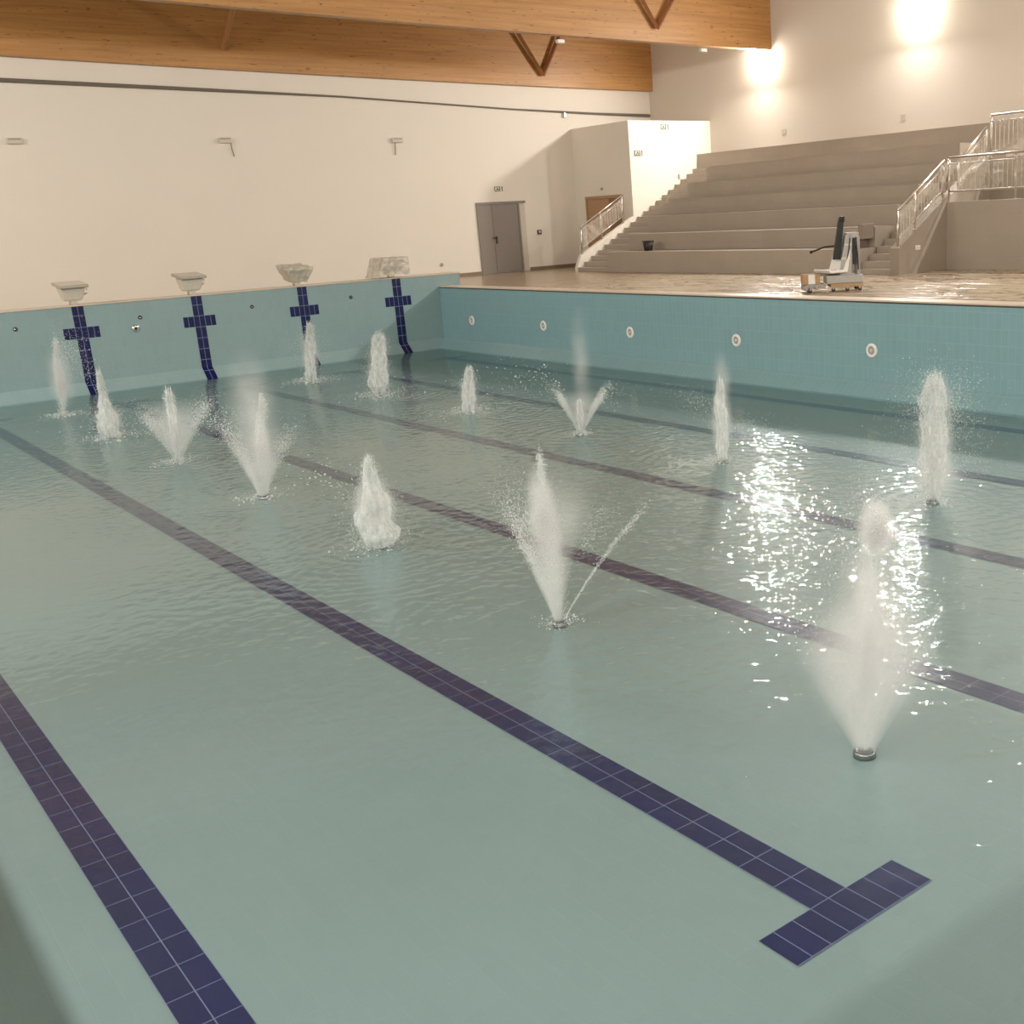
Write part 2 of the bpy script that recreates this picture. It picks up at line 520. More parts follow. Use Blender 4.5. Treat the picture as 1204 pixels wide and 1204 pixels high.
def lathe(bm, prof, seg=24, axis='z', o=(0, 0, 0)):
    """prof: list of (radius, height) along the axis."""
    rings = []
    for r, h in prof:
        ring = []
        for k in range(seg):
            c, s = math.cos(2 * PI * k / seg) * r, math.sin(2 * PI * k / seg) * r
            p = {'z': (c, s, h), 'x': (h, c, s), 'y': (c, h, s)}[axis]
            ring.append(bm.verts.new((p[0] + o[0], p[1] + o[1], p[2] + o[2])))
        rings.append(ring)
    for i in range(len(rings) - 1):
        for k in range(seg):
            bm.faces.new((rings[i][k], rings[i][(k + 1) % seg], rings[i + 1][(k + 1) % seg], rings[i + 1][k]))
    bm.faces.new(rings[0][::-1])
    bm.faces.new(rings[-1])

def prism(bm, poly, axis, a0, a1):
    """Extrude a polygon given in the two other axes along `axis` from a0 to a1."""
    def P(u, v, a):
        return {'x': (a, u, v), 'y': (u, a, v), 'z': (u, v, a)}[axis]
    A = [bm.verts.new(P(u, v, a0)) for u, v in poly]
    B = [bm.verts.new(P(u, v, a1)) for u, v in poly]
    n = len(poly)
    for i in range(n):
        bm.faces.new((A[i], A[(i + 1) % n], B[(i + 1) % n], B[i]))
    bm.faces.new(A[::-1])
    bm.faces.new(B)

def quad(bm, *pts):
    return bm.faces.new([bm.verts.new(p) for p in pts])

def obj(name, bm, mat, parent=None, loc=None, smooth=False, fix=True):
    if fix:
        bmesh.ops.recalc_face_normals(bm, faces=bm.faces)
    me = bpy.data.meshes.new(name)
    bm.to_mesh(me)
    bm.free()
    if smooth:
        for p in me.polygons:
            p.use_smooth = True
    me.materials.append(mat)
    o = bpy.data.objects.new(name, me)
    COL.objects.link(o)
    if parent is not None:
        o.parent = parent
    if loc is not None:
        o.location = loc
    return o

def B():
    return bmesh.new()

def tag(o, label, cat, group=None):
    o['label'] = label
    o['category'] = cat
    if group:
        o['group'] = group
    return o

def thing(name, label, cat, loc=(0, 0, 0), group=None, rotz=0.0):
    o = bpy.data.objects.new(name, None)
    o.empty_display_size = 0.1
    COL.objects.link(o)
    o.location = loc
    o.rotation_euler = (0, 0, rotz)
    return tag(o, label, cat, group)

def struct(name, bm, mat, label=None, **kw):
    o = obj(name, bm, mat, **kw)
    o['kind'] = 'structure'
    if label:
        o['label'] = label
    return o

def dup(root, loc, label, group=None):
    r = root.copy()
    COL.objects.link(r)
    r.location = loc
    r['label'] = label
    if group:
        r['group'] = group
    for ch in list(root.children):
        c = ch.copy()
        COL.objects.link(c)
        c.parent = r
        for g in list(ch.children):
            d = g.copy()
            COL.objects.link(d)
            d.parent = c
    return r

# ------------------------------------------------------------------ the pool shell
bm = B(); box(bm, LX - 0.3, WX, NY - 0.3, EY, -0.3, 0.0); struct('pool_floor', bm, M['tile_floor'], 'pale blue tiled pool bottom under shallow water')
FX, FY = 10.88, 24.06       # where the coved foot of the walls meets the floor
bm = B(); prism(bm, [(WX + 0.35, RIM - 0.04), (WX, RIM - 0.04), (WX, COVE), (FX, 0.0), (FX, -0.3), (WX + 0.35, -0.3)], 'y', NY, EY)
struct('wall_pool_right', bm, M['tile_side'], 'right pool wall of turquoise tiles with a sloped foot')
bm = B(); prism(bm, [(EY, TOP - 0.03), (EY, COVE), (FY, 0.0), (FY, -0.3), (EY + 0.5, -0.3), (EY + 0.5, TOP - 0.03)], 'x', LX - 0.6, 11.85)
struct('wall_pool_end', bm, M['tile_end'], 'far end pool wall of turquoise tiles')
bm = B(); prism(bm, [(LX - 0.35, RIM - 0.04), (LX, RIM - 0.04), (LX, COVE), (LX + 0.3, 0.0), (LX + 0.3, -0.3), (LX - 0.35, -0.3)], 'y', NY, EY)
struct('wall_pool_left', bm, M['tile_side'])
bm = B(); box(bm, LX - 0.35, WX + 0.35, NY - 0.4, NY, -0.3, TOP - 0.03); struct('wall_pool_near', bm, M['tile_end'])
# coping and gutter along the pool
bm = B(); box(bm, WX + 0.0, WX + 0.42, NY, EY - 0.02, RIM - 0.015, RIM + 0.012, 0.006); struct('trim_1', bm, M['coping'], 'pale stone coping along the right pool edge')
bm = B(); box(bm, WX + 0.012, WX + 0.40, NY, EY - 0.02, RIM - 0.045, RIM - 0.013); struct('trim_2', bm, M['gutter'], 'dark gap under the coping of the right pool edge')
bm = B(); box(bm, LX - 0.62, 11.87, EY - 0.02, EY + 0.52, TOP - 0.03, TOP, 0.006); struct('trim_3', bm, M['coping'], 'pale stone coping on top of the far end pool wall')
bm = B(); box(bm, LX - 0.35, WX + 0.35, NY - 0.42, NY + 0.02, TOP - 0.03, TOP); struct('trim_4', bm, M['coping'])
bm = B(); box(bm, LX - 0.42, LX, NY, EY - 0.02, RIM - 0.03, RIM + 0.01); struct('trim_5', bm, M['coping'])

# ------------------------------------------------------------------ hall shell
bm = B()
box(bm, WX + 0.35, RX + 0.2, HNY, BY + 0.2, DECK - 0.3, DECK)
box(bm, HLX - 0.2, WX + 0.35, EY + 0.5, BY + 0.2, DECK - 0.3, DECK)
box(bm, HLX - 0.2, LX - 0.35, HNY, EY + 0.5, DECK - 0.3, DECK)
box(bm, LX - 0.35, WX + 0.35, HNY, NY - 0.4, DECK - 0.3, DECK)
struct('floor', bm, M['deck'], 'wet beige and brown tiled pool deck')
bm = B(); box(bm, HLX - 0.2, RX + 0.2, BY, BY + 0.2, DECK - 0.3, CEIL); struct('wall_back', bm, M['wall'], 'tall warm white wall behind the starting blocks')
bm = B(); box(bm, RX, RX + 0.2, HNY, BY, DECK - 0.3, CEIL); struct('wall_right', bm, M['wall_right'], 'beige wall above the grandstand')
bm = B(); box(bm, HLX - 0.2, HLX, HNY, BY, DECK - 0.3, CEIL); struct('wall_left', bm, M['wall'])
bm = B(); box(bm, HLX - 0.2, RX + 0.2, HNY - 0.2, HNY, DECK - 0.3, CEIL); struct('wall_front', bm, M['wall'])
bm = B(); box(bm, HLX - 0.2, RX + 0.2, HNY - 0.2, BY + 0.2, CEIL, CEIL + 0.2); struct('ceiling', bm, M['ceiling'])
# stair block in the far corner
BLX, BLY, BLZ = 19.45, 26.4, 5.985
bm = B(); box(bm, BLX, RX, BLY, BY, DECK, BLZ); struct('wall_stair_block', bm, M['wall'], 'white stair block in the far corner beside the grandstand')
bm = B(); box(bm, HLX, 15.54, BY - 0.02, BY, DECK, DECK + 0.10); box(bm, 17.40, BLX, BY - 0.02, BY, DECK, DECK + 0.10)
struct('baseboard_back', bm, M['baseboard'])
bm = B(); box(bm, BLX - 0.02, BLX, BLY + 0.02, BY - 0.02, DECK, DECK + 0.10); struct('baseboard_side', bm, M['baseboard'])

# doors
d = thing('door_1', 'grey steel double door in the back wall', 'door', (15.57, BY, DECK)); d['kind'] = 'structure'
H1 = 2.16
bm = B(); box(bm, 0.0, 0.06, -0.05, 0.0, 0, H1); box(bm, 1.52, 1.58, -0.05, 0, 0, H1); box(bm, 0.0, 1.82, -0.06, 0, H1, H1 + 0.07)
obj('door_frame', bm, M['door_grey'], d)
bm = B(); box(bm, 0.065, 0.55, -0.03, 0.0, 0.01, H1 - 0.005, 0.004); obj('door_leaf', bm, M['door_grey'], d)
bm = B(); box(bm, 0.56, 1.515, -0.03, 0.0, 0.01, H1 - 0.005, 0.004); lf = obj('door_leaf', bm, M['door_grey'], d)
bm = B(); box(bm, 0.60, 0.66, -0.045, -0.03, 0.93, 1.16, 0.004); tube(bm, [(0.63, -0.045, 1.12), (0.63, -0.09, 1.12), (0.48, -0.09, 1.12)], 0.018); obj('handle', bm, M['black'], lf)
bm = B(); box(bm, 1.585, 1.80, -0.012, 0.0, 0.0, H1); obj('jamb_panel', bm, M['offwhite'], d)

d = thing('door_2', 'tan wooden door in the side of the white stair block', 'door', (BLX, 0, DECK)); d['kind'] = 'structure'
y0, y1, HD = 26.90, 28.92, 2.16
bm = B(); box(bm, -0.04, 0, y0, y0 + 0.08, 0, HD); box(bm, -0.04, 0, y1 - 0.08, y1, 0, HD); box(bm, -0.045, 0, y0, y1, HD, HD + 0.09); obj('door_frame', bm, M['door_tan'], d)
bm = B(); box(bm, -0.015, 0, 27.66, y1 - 0.085, 0.01, HD - 0.005, 0.003); lf = obj('door_leaf', bm, M['door_tan'], d)
bm = B(); tube(bm, [(-0.015, 27.76, 1.05), (-0.06, 27.76, 1.05), (-0.06, 27.9, 1.05)], 0.012); obj('handle', bm, M['steel'], lf)
bm = B(); box(bm, -0.02, 0, y0 + 0.085, 27.64, 0.01, HD - 0.005, 0.003); obj('door_leaf', bm, plain('brown veneer', (0.27, 0.155, 0.08), 0.5, var=0.08), d)

# ------------------------------------------------------------------ grandstand
TX = [17.1 + 0.816 * j for j in range(7)]
TZ = [2.12 + 0.47 * j for j in range(7)]
SY0, SY1 = 13.74, 26.4        # right and left end of the stand
LST, RST = 24.75, 15.15       # inner edges of the two stairs
gs = thing('grandstand', 'brown stone tiered grandstand along the right wall', 'grandstand', (0, 0, 0))
for j in range(7):
    x0 = TX[j] + (0.0 if j < 6 else 0.25)
    x1 = TX[j + 1] + 0.02 if j < 6 else RX - 0.003
    if j == 5:
        x1 = TX[6] + 0.27
    z0 = DECK + 0.001 if j == 0 else TZ[j - 1] - 0.02
    bm = B()
    full = j >= 6
    a, b_ = (RST, LST) if not full else (SY0 + 0.265, SY1 - 0.004)
    box(bm, x0, RX if False else x1, a, b_, z0, TZ[j] - 0.004)
    # hidden body behind the riser
    t = obj('tier', bm, M['stand'], gs)
    bm = B(); box(bm, x0 - 0.006, x0 + 0.03, a, b_, TZ[j] - 0.012, TZ[j])
    te = obj('tread_edge', bm, M['stand_lip'] if j < 2 else M['stand'], t)
    bm = B(); box(bm, x0 + 0.031, x1, a, b_, TZ[j] - 0.0035, TZ[j]); obj('tread', bm, M['tread'], t)
bm = B()
for j in range(1, 6):
    box(bm, TX[j] + 0.03, RX - 0.003, RST + 0.01, LST - 0.01, DECK + 0.001 if j == 1 else TZ[j - 2], TZ[j - 1] - 0.03)
obj('core', bm, M['stand_dark'], gs)
NS = 19
for k in range(NS):
    zt = 1.655 + 0.157 * k
    xk = 17.14 + 0.2715 * k
    bm = B(); box(bm, xk, xk + 0.29, LST + 0.001, SY1 - 0.004, DECK + 0.001, zt, 0.004); obj('stair_step', bm, M['stand'], gs)
for k in range(NS):
    zt = 1.655 + 0.157 * k
    xk = 17.14 + 0.2715 * k
    bm = B(); box(bm, xk, xk + 0.29, SY0 + 0.264, RST - 0.001, DECK + 0.001, zt, 0.004); obj('stair_step', bm, M['stand'], gs)
# seat blocks jutting onto the first rows next to the right stair
bm = B(); box(bm, TX[1] - 0.42, TX[1] - 0.02, RST + 0.18, RST + 0.55, TZ[0], TZ[1] - 0.06, 0.008); box(bm, TX[1] - 0.42, TX[1] - 0.02, RST + 0.02, RST + 0.18, TZ[0] + 0.2, TZ[1] + 0.08, 0.008)
obj('ledge_block', bm, M['tread'], gs)

# white parapet beside the left stair
bm = B()
prism(bm, [(17.14, DECK), (17.14, 1.66), (17.30, 2.00), (19.45, 3.10), (19.45, DECK)], 'y', SY1, SY1 + 0.14)
struct('wall_stair_parapet', bm, M['wall'], 'white sloping parapet beside the left grandstand stair')
# right stair cheek and landing
bm = B()
prism(bm, [(17.06, DECK), (17.06, 2.12), (18.80, 3.20), (18.80, DECK)], 'y', SY0, SY0 + 0.26)
struct('wall_stair_cheek', bm, M['stand_dark'], 'grey stone cheek wall of the right grandstand stair')
bm = B(); box(bm, 18.80, RX, HNY, SY0, DECK, 3.06); box(bm, 18.80, RX, SY0, SY0 + 0.26, DECK, 3.06)
struct('wall_landing', bm, M['stand'], 'brown stone wall below the railed landing on the right')
bm = B(); box(bm, 20.45, RX, HNY, SY0 + 0.26, 3.06, 4.02)
prism(bm, [(18.80, 3.06), (19.0, 3.24), (20.45, 4.08), (20.45, 3.06)], 'y', SY0, SY0 + 0.26)
struct('wall_upper_landing', bm, M['stand'], 'upper stone landing at the right edge')

# ------------------------------------------------------------------ railings
def railing(name, label, pts, h, post_ids, low=0.22, bars=0.12, wrap=None, post_drop=0.0, top=True, wrap_col='film'):
    """pts: foot line; rails follow it. Posts at the given parameters 0..1 along the line."""
    t = thing(name, label, 'railing')
    A, C = Vector(pts[0]), Vector(pts[1])
    ln = (C - A).length
    up = Vector((0, 0, 1))
    bm = B(); tube(bm, [A + up * h, C + up * h], 0.026, 10); obj('handrail', bm, M['steel'], t, smooth=True)
    bm = B(); tube(bm, [A + up * low, C + up * low], 0.02, 8); obj('bottom_rail', bm, M['steel'], t, smooth=True)
    bm = B(); tube(bm, [A + up * (h - 0.14), C + up * (h - 0.14)], 0.014, 8); obj('middle_rail', bm, M['steel'], t, smooth=True)
    for f in post_ids:
        p = A.lerp(C, f)
        bm = B(); tube(bm, [p - up * post_drop, p + up * (h - 0.02)], 0.024, 8)
        po = obj('post', bm, M['steel'], t, smooth=True)
        bm = B(); lathe(bm, [(0.05, 0), (0.05, 0.012), (0.028, 0.02)], 12, 'z', tuple(p - up * post_drop)); obj('foot_plate', bm, M['steel'], po)
    n = int(ln / bars)
    for k in range(1, n):
        p = A.lerp(C, k / n)
        bm = B(); tube(bm, [p + up * low, p + up * (h - 0.14)], 0.007, 6); obj('baluster', bm, M['steel'], t)
    if wrap:
        side, a0, a1, z0, z1 = wrap
        bm = B()
        nu, nv = 40, 14
        g = []
        for i in range(nu + 1):
            f = a0 + (a1 - a0) * i / nu
            p = A.lerp(C, f)
            row = []
            for j in range(nv + 1):
                z = z0 + (z1 - z0) * j / nv
                q = p + up * z
                w = mnoise.noise(Vector((q.x * 2.1, q.y * 2.1, q.z * 1.4))) * 0.05 + mnoise.noise(q * 6) * 0.02
                row.append(bm.verts.new(q + Vector(side) * (0.05 + w * 0.8)))
            g.append(row)
        for i in range(nu):
            for j in range(nv):
                bm.faces.new((g[i][j], g[i + 1][j], g[i + 1][j + 1], g[i][j + 1]))
        obj('plastic_wrap', bm, M[wrap_col], t, smooth=True)
    return t

railing('stair_railing', 'steel railing on the white parapet in front of the tan door', [(17.40, 26.47, 2.02), (19.12, 26.47, 2.93)], 0.83, (0, 0.46, 0.97), low=0.2, wrap=((0, -1, 0), 0.05, 0.97, 0.2, 0.78))
railing('stair_railing', 'sloping plastic wrapped steel railing climbing the right stair below the landing', [(17.08, SY0 + 0.05, 2.13), (18.76, SY0 + 0.05, 3.16)], 0.82, (0, 0.36, 0.97), low=0.2, wrap=((0, -1, 0), 0.0, 1.0, 0.05, 0.78))
railing('landing_railing', 'long plastic wrapped railing along the front of the right landing', [(18.84, SY0 - 0.02, 3.06), (18.84, 9.5, 3.06)], 0.99, (0, 0.42, 0.55, 1), low=0.24, wrap=((-1, 0, 0), 0.0, 1.0, 0.25, 0.95))
railing('upper_railing', 'upper plastic wrapped railing above the landing at the right edge', [(20.45, SY0 - 0.02, 4.02), (20.45, 9.5, 4.02)], 0.97, (0, 0.5, 1), low=0.15, wrap=((-1, 0, 0), 0.0, 1.0, 0.1, 0.93))
railing('stair_railing', 'short upper sloping railing between the landing and the upper railing', [(19.25, SY0 + 0.05, 3.16), (20.38, SY0 + 0.05, 3.95)], 0.78, (0.02, 0.98), low=0.2, wrap=((0, -1, 0), 0.0, 1.0, 0.1, 0.74))

# ------------------------------------------------------------------ beams
def beam(name, label, pts, y, th, depth, braces):
    t = thing(name, label, 'beam')
    bm = B()
    poly = [(x, z) for x, z in pts] + [(pts[-1][0], min(pts[-1][1] + depth, CEIL - 0.02)), (pts[0][0], min(pts[0][1] + depth, CEIL - 0.02))]
    prism(bm, poly, 'y', y, y + th)
    obj('timber', bm, M['wood'], t)
    return t
def smooth_pts(pts, n=24):
    xs = [p[0] for p in pts]; zs = [p[1] for p in pts]
    c = np.polyfit(xs, zs, 2)
    return [(float(x), float(np.polyval(c, x))) for x in np.linspace(xs[0], xs[-1], n)]
fb = smooth_pts([(HLX, 7.93), (2.96, 7.657), (6.83, 7.548), (11.46, 7.36), (17.1, 7.25), (RX, 7.255)])
nb = smooth_pts([(HLX, 8.42), (5.85, 8.088), (8.93, 7.963), (11.09, 7.87), (13.5, 7.81), (18.1, 7.756), (RX, 7.85)])
b1 = beam('roof_beam', 'far laminated timber beam against the back wall', fb, 29.27, 0.21, 2.6, None)
b2 = beam('roof_beam', 'near laminated timber beam cutting across the top of the view', nb, 23.42, 0.26, 2.4, None)
def strut(parent, p, q, r=0.075):
    bm = B(); tube(bm, [p, q], r, 4); obj('brace', bm, M['wood_dark'], parent)
strut(b1, (18.29, 29.17, 7.60), (17.30, 29.10, 9.0)); strut(b1, (18.29, 29.17, 7.60), (19.12, 29.10, 9.0))
strut(b2, (18.30, 23.32, 8.17), (17.32, 23.25, 9.5)); strut(b2, (18.30, 23.32, 8.17), (19.28, 23.25, 9.5))
bm = B(); tube(bm, [(8.22, 29.2, 7.96), (8.36, 28.6, 8.75), (8.5, 28.1, 9.5)], 0.075, 10); obj('tie_rod', bm, M['wood_rod'], b1, smooth=True)

# ------------------------------------------------------------------ lamps on the right wall
def make_lamp(label, loc, side):
    t = thing('wall_floodlight', label, 'lamp', loc, 'floodlights high on the right wall')
    s = side
    bm = B(); box(bm, 0, 0.04 * s, -0.06, 0.06, -0.02, 0.14); tube(bm, [(0.03 * s, 0, 0.08), (0.22 * s, 0, 0.1)], 0.02); obj('bracket', bm, M['grey'], t)
    bm = B(); box(bm, 0.12 * s, 0.30 * s, -0.22, 0.22, 0.101, 0.15, 0.01); obj('housing', bm, M['grey'], t)
    bm = B(); box(bm, 0.10 * s, 0.32 * s, -0.24, 0.24, -0.14, 0.10, 0.03); obj('glass', bm, M['lamp'], t)
    return t
make_lamp('glaring floodlight on the right wall under the end of the near beam', (RX, 23.75, 7.75), -1)
make_lamp('glaring floodlight high on the right wall at the top edge, above the grandstand', (RX, 17.73, 8.20), -1)

def point(name, loc, power, radius=0.14, col=(1.0, 0.92, 0.82)):
    l = bpy.data.lights.new(name, 'POINT')
    l.energy = power
    l.color = col
    l.shadow_soft_size = radius
    o = bpy.data.objects.new(name, l)
    COL.objects.link(o)
    o.location = loc
    return o
def area(name, loc, power, side, tilt=0.45, size=0.42, col=(1.0, 0.955, 0.895)):
    l = bpy.data.lights.new(name, 'AREA')
    l.shape = 'DISK'
    l.size = size
    l.energy = power
    l.color = col
    o = bpy.data.objects.new(name, l)
    COL.objects.link(o)
    o.location = loc
    d = Vector((side * math.cos(tilt), 0, -math.sin(tilt)))
    o.rotation_euler = d.to_track_quat('-Z', 'Y').to_euler()
    return o
PW = 390
for y, z in [(23.75, 7.62), (17.73, 8.06), (11.6, 8.1), (5.5, 8.1), (-0.6, 8.1), (-6.5, 8.1)]:
    area('floodlight', (RX - 0.42, y, z - 0.05), PW, -1)
    point('floodlight_glow', (RX - 0.26, y, z - 0.16), 34, 0.06)
for x in (-3.0, 4.5, 12.0, 19.0):  # unseen lamps added on the front wall to brighten the pool's end wall
    o = area('floodlight', (x, HNY + 0.4, 8.1), PW * 0.75, 1)
    o.rotation_euler = Vector((0, math.cos(0.35), -math.sin(0.35))).to_track_quat('-Z', 'Y').to_euler()
for y in (23.75, 17.73, 11.6, 5.5, -0.6, -6.5):
    area('floodlight', (HLX + 0.34, y, 8.1), PW, 1)
    point('floodlight_glow', (HLX + 0.22, y, 8.05), 26, 0.06)

# ------------------------------------------------------------------ fittings on the walls
# conduit on the back wall
bm = B()
cp = [(HLX + 0.05, 7.33), (2.88, 7.083), (6.79, 6.986), (11.46, 6.86), (14.15, 6.73), (17.13, 6.585), (20.47, 6.475), (22.8, 6.43)]
tube(bm, [(x, BY - 0.062, z) for x, z in cp], [0.055, 0.05, 0.045, 0.024, 0.022, 0.022, 0.035, 0.05], 8)
t = obj('cable_conduit', bm, M['cable']); tag(t, 'thin grey conduit running across the back wall below the far beam', 'conduit')
bm = B(); box(bm, -0.04, 0.04, -0.06, 0, -0.16, 0.0, 0.01); obj('wall_mount', bm, M['steel'], t, loc=(19.2, BY - 0.04, 6.50))

def junction(x, z, cable, label):
    t = thing('junction_box', label, 'box', (x, BY, z), 'small boxes high on the back wall')
    bm = B(); box(bm, -0.17, 0.17, -0.09, 0, -0.07, 0.07, 0.015); obj('wall_mount', bm, M['offwhite'], t)
    bm = B(); box(bm, -0.13, 0.13, -0.10, -0.09, 0.02, 0.06); obj('cover_strip', bm, M['greyplate'], t)
    if cable:
        bm = B(); tube(bm, [(cable * 0.14, -0.05, -0.07), (cable * 0.15, -0.04, -0.25), (cable * 0.15 + 0.04 * (1 if cable > 0 else -0.3), -0.03, -0.42)], 0.012, 6); obj('loose_cable', bm, M['cable'], t)
junction(2.93, 5.69, 0, 'small pale box at the left of the back wall without a cable')
junction(8.01, 5.68, 1, 'small pale box on the back wall with a short cable at its right side')
junction(13.09, 5.66, -0.6, 'small pale box on the back wall nearest the grey door, with hanging cable')

def exit_sign(label, loc, rotz, k=1.0):
    """Pictogram plate: framed running figure and a bar arrow."""
    t = thing('exit_sign', label, 'sign', loc, 'green escape signs', rotz)
    bm = B(); box(bm, -0.22 * k, 0.22 * k, -0.02, 0, -0.10 * k, 0.10 * k, 0.006); pl = obj('panel', bm, M['sign'], t)
    bm = B()
    y0, y1 = -0.026, -0.019
    def R(x0, x1, z0, z1):
        box(bm, x0 * k, x1 * k, y0, y1, z0 * k, z1 * k)
    R(-0.19, 0.05, 0.07, 0.09); R(-0.19, 0.05, -0.09, -0.07); R(-0.20, -0.17, -0.09, 0.09); R(0.03, 0.06, -0.09, 0.09)
    R(-0.08, -0.045, 0.025, 0.055); R(-0.10, -0.03, -0.02, 0.02); R(-0.12, -0.09, -0.065, -0.02); R(-0.045, 0.0, -0.055, -0.02); R(-0.03, 0.01, -0.005, 0.012)
    R(0.13, 0.165, -0.09, 0.09); R(0.115, 0.18, 0.045, 0.07)
    obj('pictogram', bm, M['green'], pl)
    return t
exit_sign('green escape sign above the grey double door', (16.46, BY, 4.16), 0, 0.8)
exit_sign('upper green escape sign near the top of the white stair block', (20.92, BLY, 5.80), 0, 0.85)
exit_sign('lower green escape sign at the left edge of the white stair block', (19.80, BLY, 5.01), 0, 0.85)

bm = B(); box(bm, -0.075, 0.075, -0.05, 0, -0.075, 0.075, 0.01); t = obj('alarm_switch', bm, plain('brown alarm box', (0.11, 0.06, 0.04), 0.5), loc=(17.86, BY, 2.74)); tag(t, 'small brown square box on the back wall right of the grey door', 'alarm box')
bm = B(); box(bm, -0.028, 0.028, -0.056, -0.05, -0.02, 0.045); obj('button_panel', bm, M['sign'], t)
bm = B(); lathe(bm, [(0.05, 0), (0.05, -0.04), (0.02, -0.05)], 14, 'y'); t = obj('wall_socket', bm, M['greyplate'], loc=(14.15, BY, 1.95), smooth=False); tag(t, 'tiny grey round socket low on the back wall left of the grey door', 'socket')
bm = B(); lathe(bm, [(0.045, 0), (0.04, -0.05), (0.015, -0.07)], 14, 'x'); t = obj('smoke_sensor', bm, M['greyplate'], loc=(BLX, 27.98, 4.0)); tag(t, 'tiny grey sensor on the stair block above the tan door', 'sensor')
bm = B(); box(bm, -0.03, 0.03, -0.03, 0, -0.07, 0.07, 0.008); t = obj('stair_light', bm, M['lightgrey'], loc=(21.42, BLY, 4.27)); tag(t, 'tiny grey fitting on the white stair block just above the steps', 'light fitting')
for y, lab in ((22.98, 'faint small plate on the right wall under the glaring beam-end floodlight'), (18.32, 'faint small plate on the right wall under the top-edge floodlight')):
    bm = B(); box(bm, -0.012, 0, -0.09, 0.09, -0.08, 0.08, 0.006); t = obj('wall_plate', bm, plain('beige plate', (0.56, 0.49, 0.42), 0.6), loc=(RX, y, 5.37)); tag(t, lab, 'wall plate', 'plates on the right wall')
for x, z, lab in ((15.06, 7.69, 'small white fitting under the near beam, left one above the far beam brace'), (20.1, 7.68, 'small white fitting under the near beam, nearer the right wall')):
    bm = B(); box(bm, -0.11, 0.11, -0.06, 0.06, -0.05, 0.04, 0.012); t = obj('beam_fitting', bm, M['white'], loc=(x, 23.46, z)); tag(t, lab, 'fitting', 'fittings under the near beam')
# twin socket on the cheek wall
bm = B(); box(bm, -0.09, 0.09, -0.014, 0, -0.05, 0.05, 0.006); t = obj('double_socket', bm, M['white'], loc=(17.72, SY0, 2.10)); tag(t, 'white double socket on the cheek wall of the right stair', 'socket')
bm = B(); box(bm, -0.075, -0.015, -0.018, -0.014, -0.03, 0.03); box(bm, 0.015, 0.075, -0.018, -0.014, -0.03, 0.03); obj('socket_insert', bm, M['offwhite'], t)

# ------------------------------------------------------------------ pool fittings
def make_inlet(y, label):
    t = thing('pool_inlet', label, 'inlet', (WX, y, 0.772), 'round inlets along the right pool wall')
    seg = 28
    bm = B()
    prof = [(0.07, -0.005), (0.07, -0.025), (0.105, -0.022), (0.12, -0.01), (0.12, 0.0)]
    rings = [[bm.verts.new((h, math.cos(2 * PI * k / seg) * r, math.sin(2 * PI * k / seg) * r)) for k in range(seg)] for r, h in prof]
    for i in range(len(rings) - 1):
        for k in range(seg):
            bm.faces.new((rings[i][k], rings[i][(k + 1) % seg], rings[i + 1][(k + 1) % seg], rings[i + 1][k]))
    obj('ring', bm, M['white'], t, smooth=True)
    bm = B(); lathe(bm, [(0.072, -0.002), (0.072, -0.008), (0.03, -0.012)], 20, 'x'); obj('eyeball_nozzle', bm, M['grey'], t)
    bm = B(); lathe(bm, [(0.032, -0.01), (0.03, -0.028), (0.012, -0.03)], 16, 'x'); obj('outlet', bm, M['offwhite'], t)
    return t
for y, lab in zip((22.78, 19.49, 16.18, 12.88, 9.54), ('white round pool inlet nearest the far corner', 'second white pool inlet from the far corner', 'middle white pool inlet of the five on the right pool wall', 'fourth white pool inlet from the far corner, just left of below the lift', 'large white pool inlet nearest the right edge')):
    make_inlet(y, lab)
for x, lab in zip((1.25, 3.73, 6.24, 8.73), ('small dark rope anchor on the end wall left of all four blue crosses', 'small dark rope anchor between the first and second blue crosses', 'small dark rope anchor between the second and third blue crosses', 'small dark rope anchor between the third and fourth blue crosses')):
    bm = B(); lathe(bm, [(0.045, 0), (0.045, -0.012), (0.03, -0.016), (0.028, -0.005)], 18, 'y'); t = obj('rope_anchor', bm, M['gutter'], loc=(x, EY, 1.542)); tag(t, lab, 'rope anchor', 'lane rope anchors on the end wall')
    bm = B(); tube(bm, [(-0.02, -0.012, 0), (0, -0.035, 0), (0.02, -0.012, 0)], 0.006, 6); obj('hook', bm, M['steel'], t)
bm = B(); lathe(bm, [(0.085, 0), (0.085, -0.015), (0.06, -0.03), (0.03, -0.028)], 22, 'y'); t = obj('vacuum_inlet', bm, M['chrome'], loc=(3.6, EY, 1.31), smooth=True); tag(t, 'round chrome inlet on the end wall between the first two blue crosses', 'inlet')
bm = B(); lathe(bm, [(0.035, -0.027), (0.033, -0.036), (0.01, -0.038)], 16, 'y'); obj('plug', bm, M['black'], t)

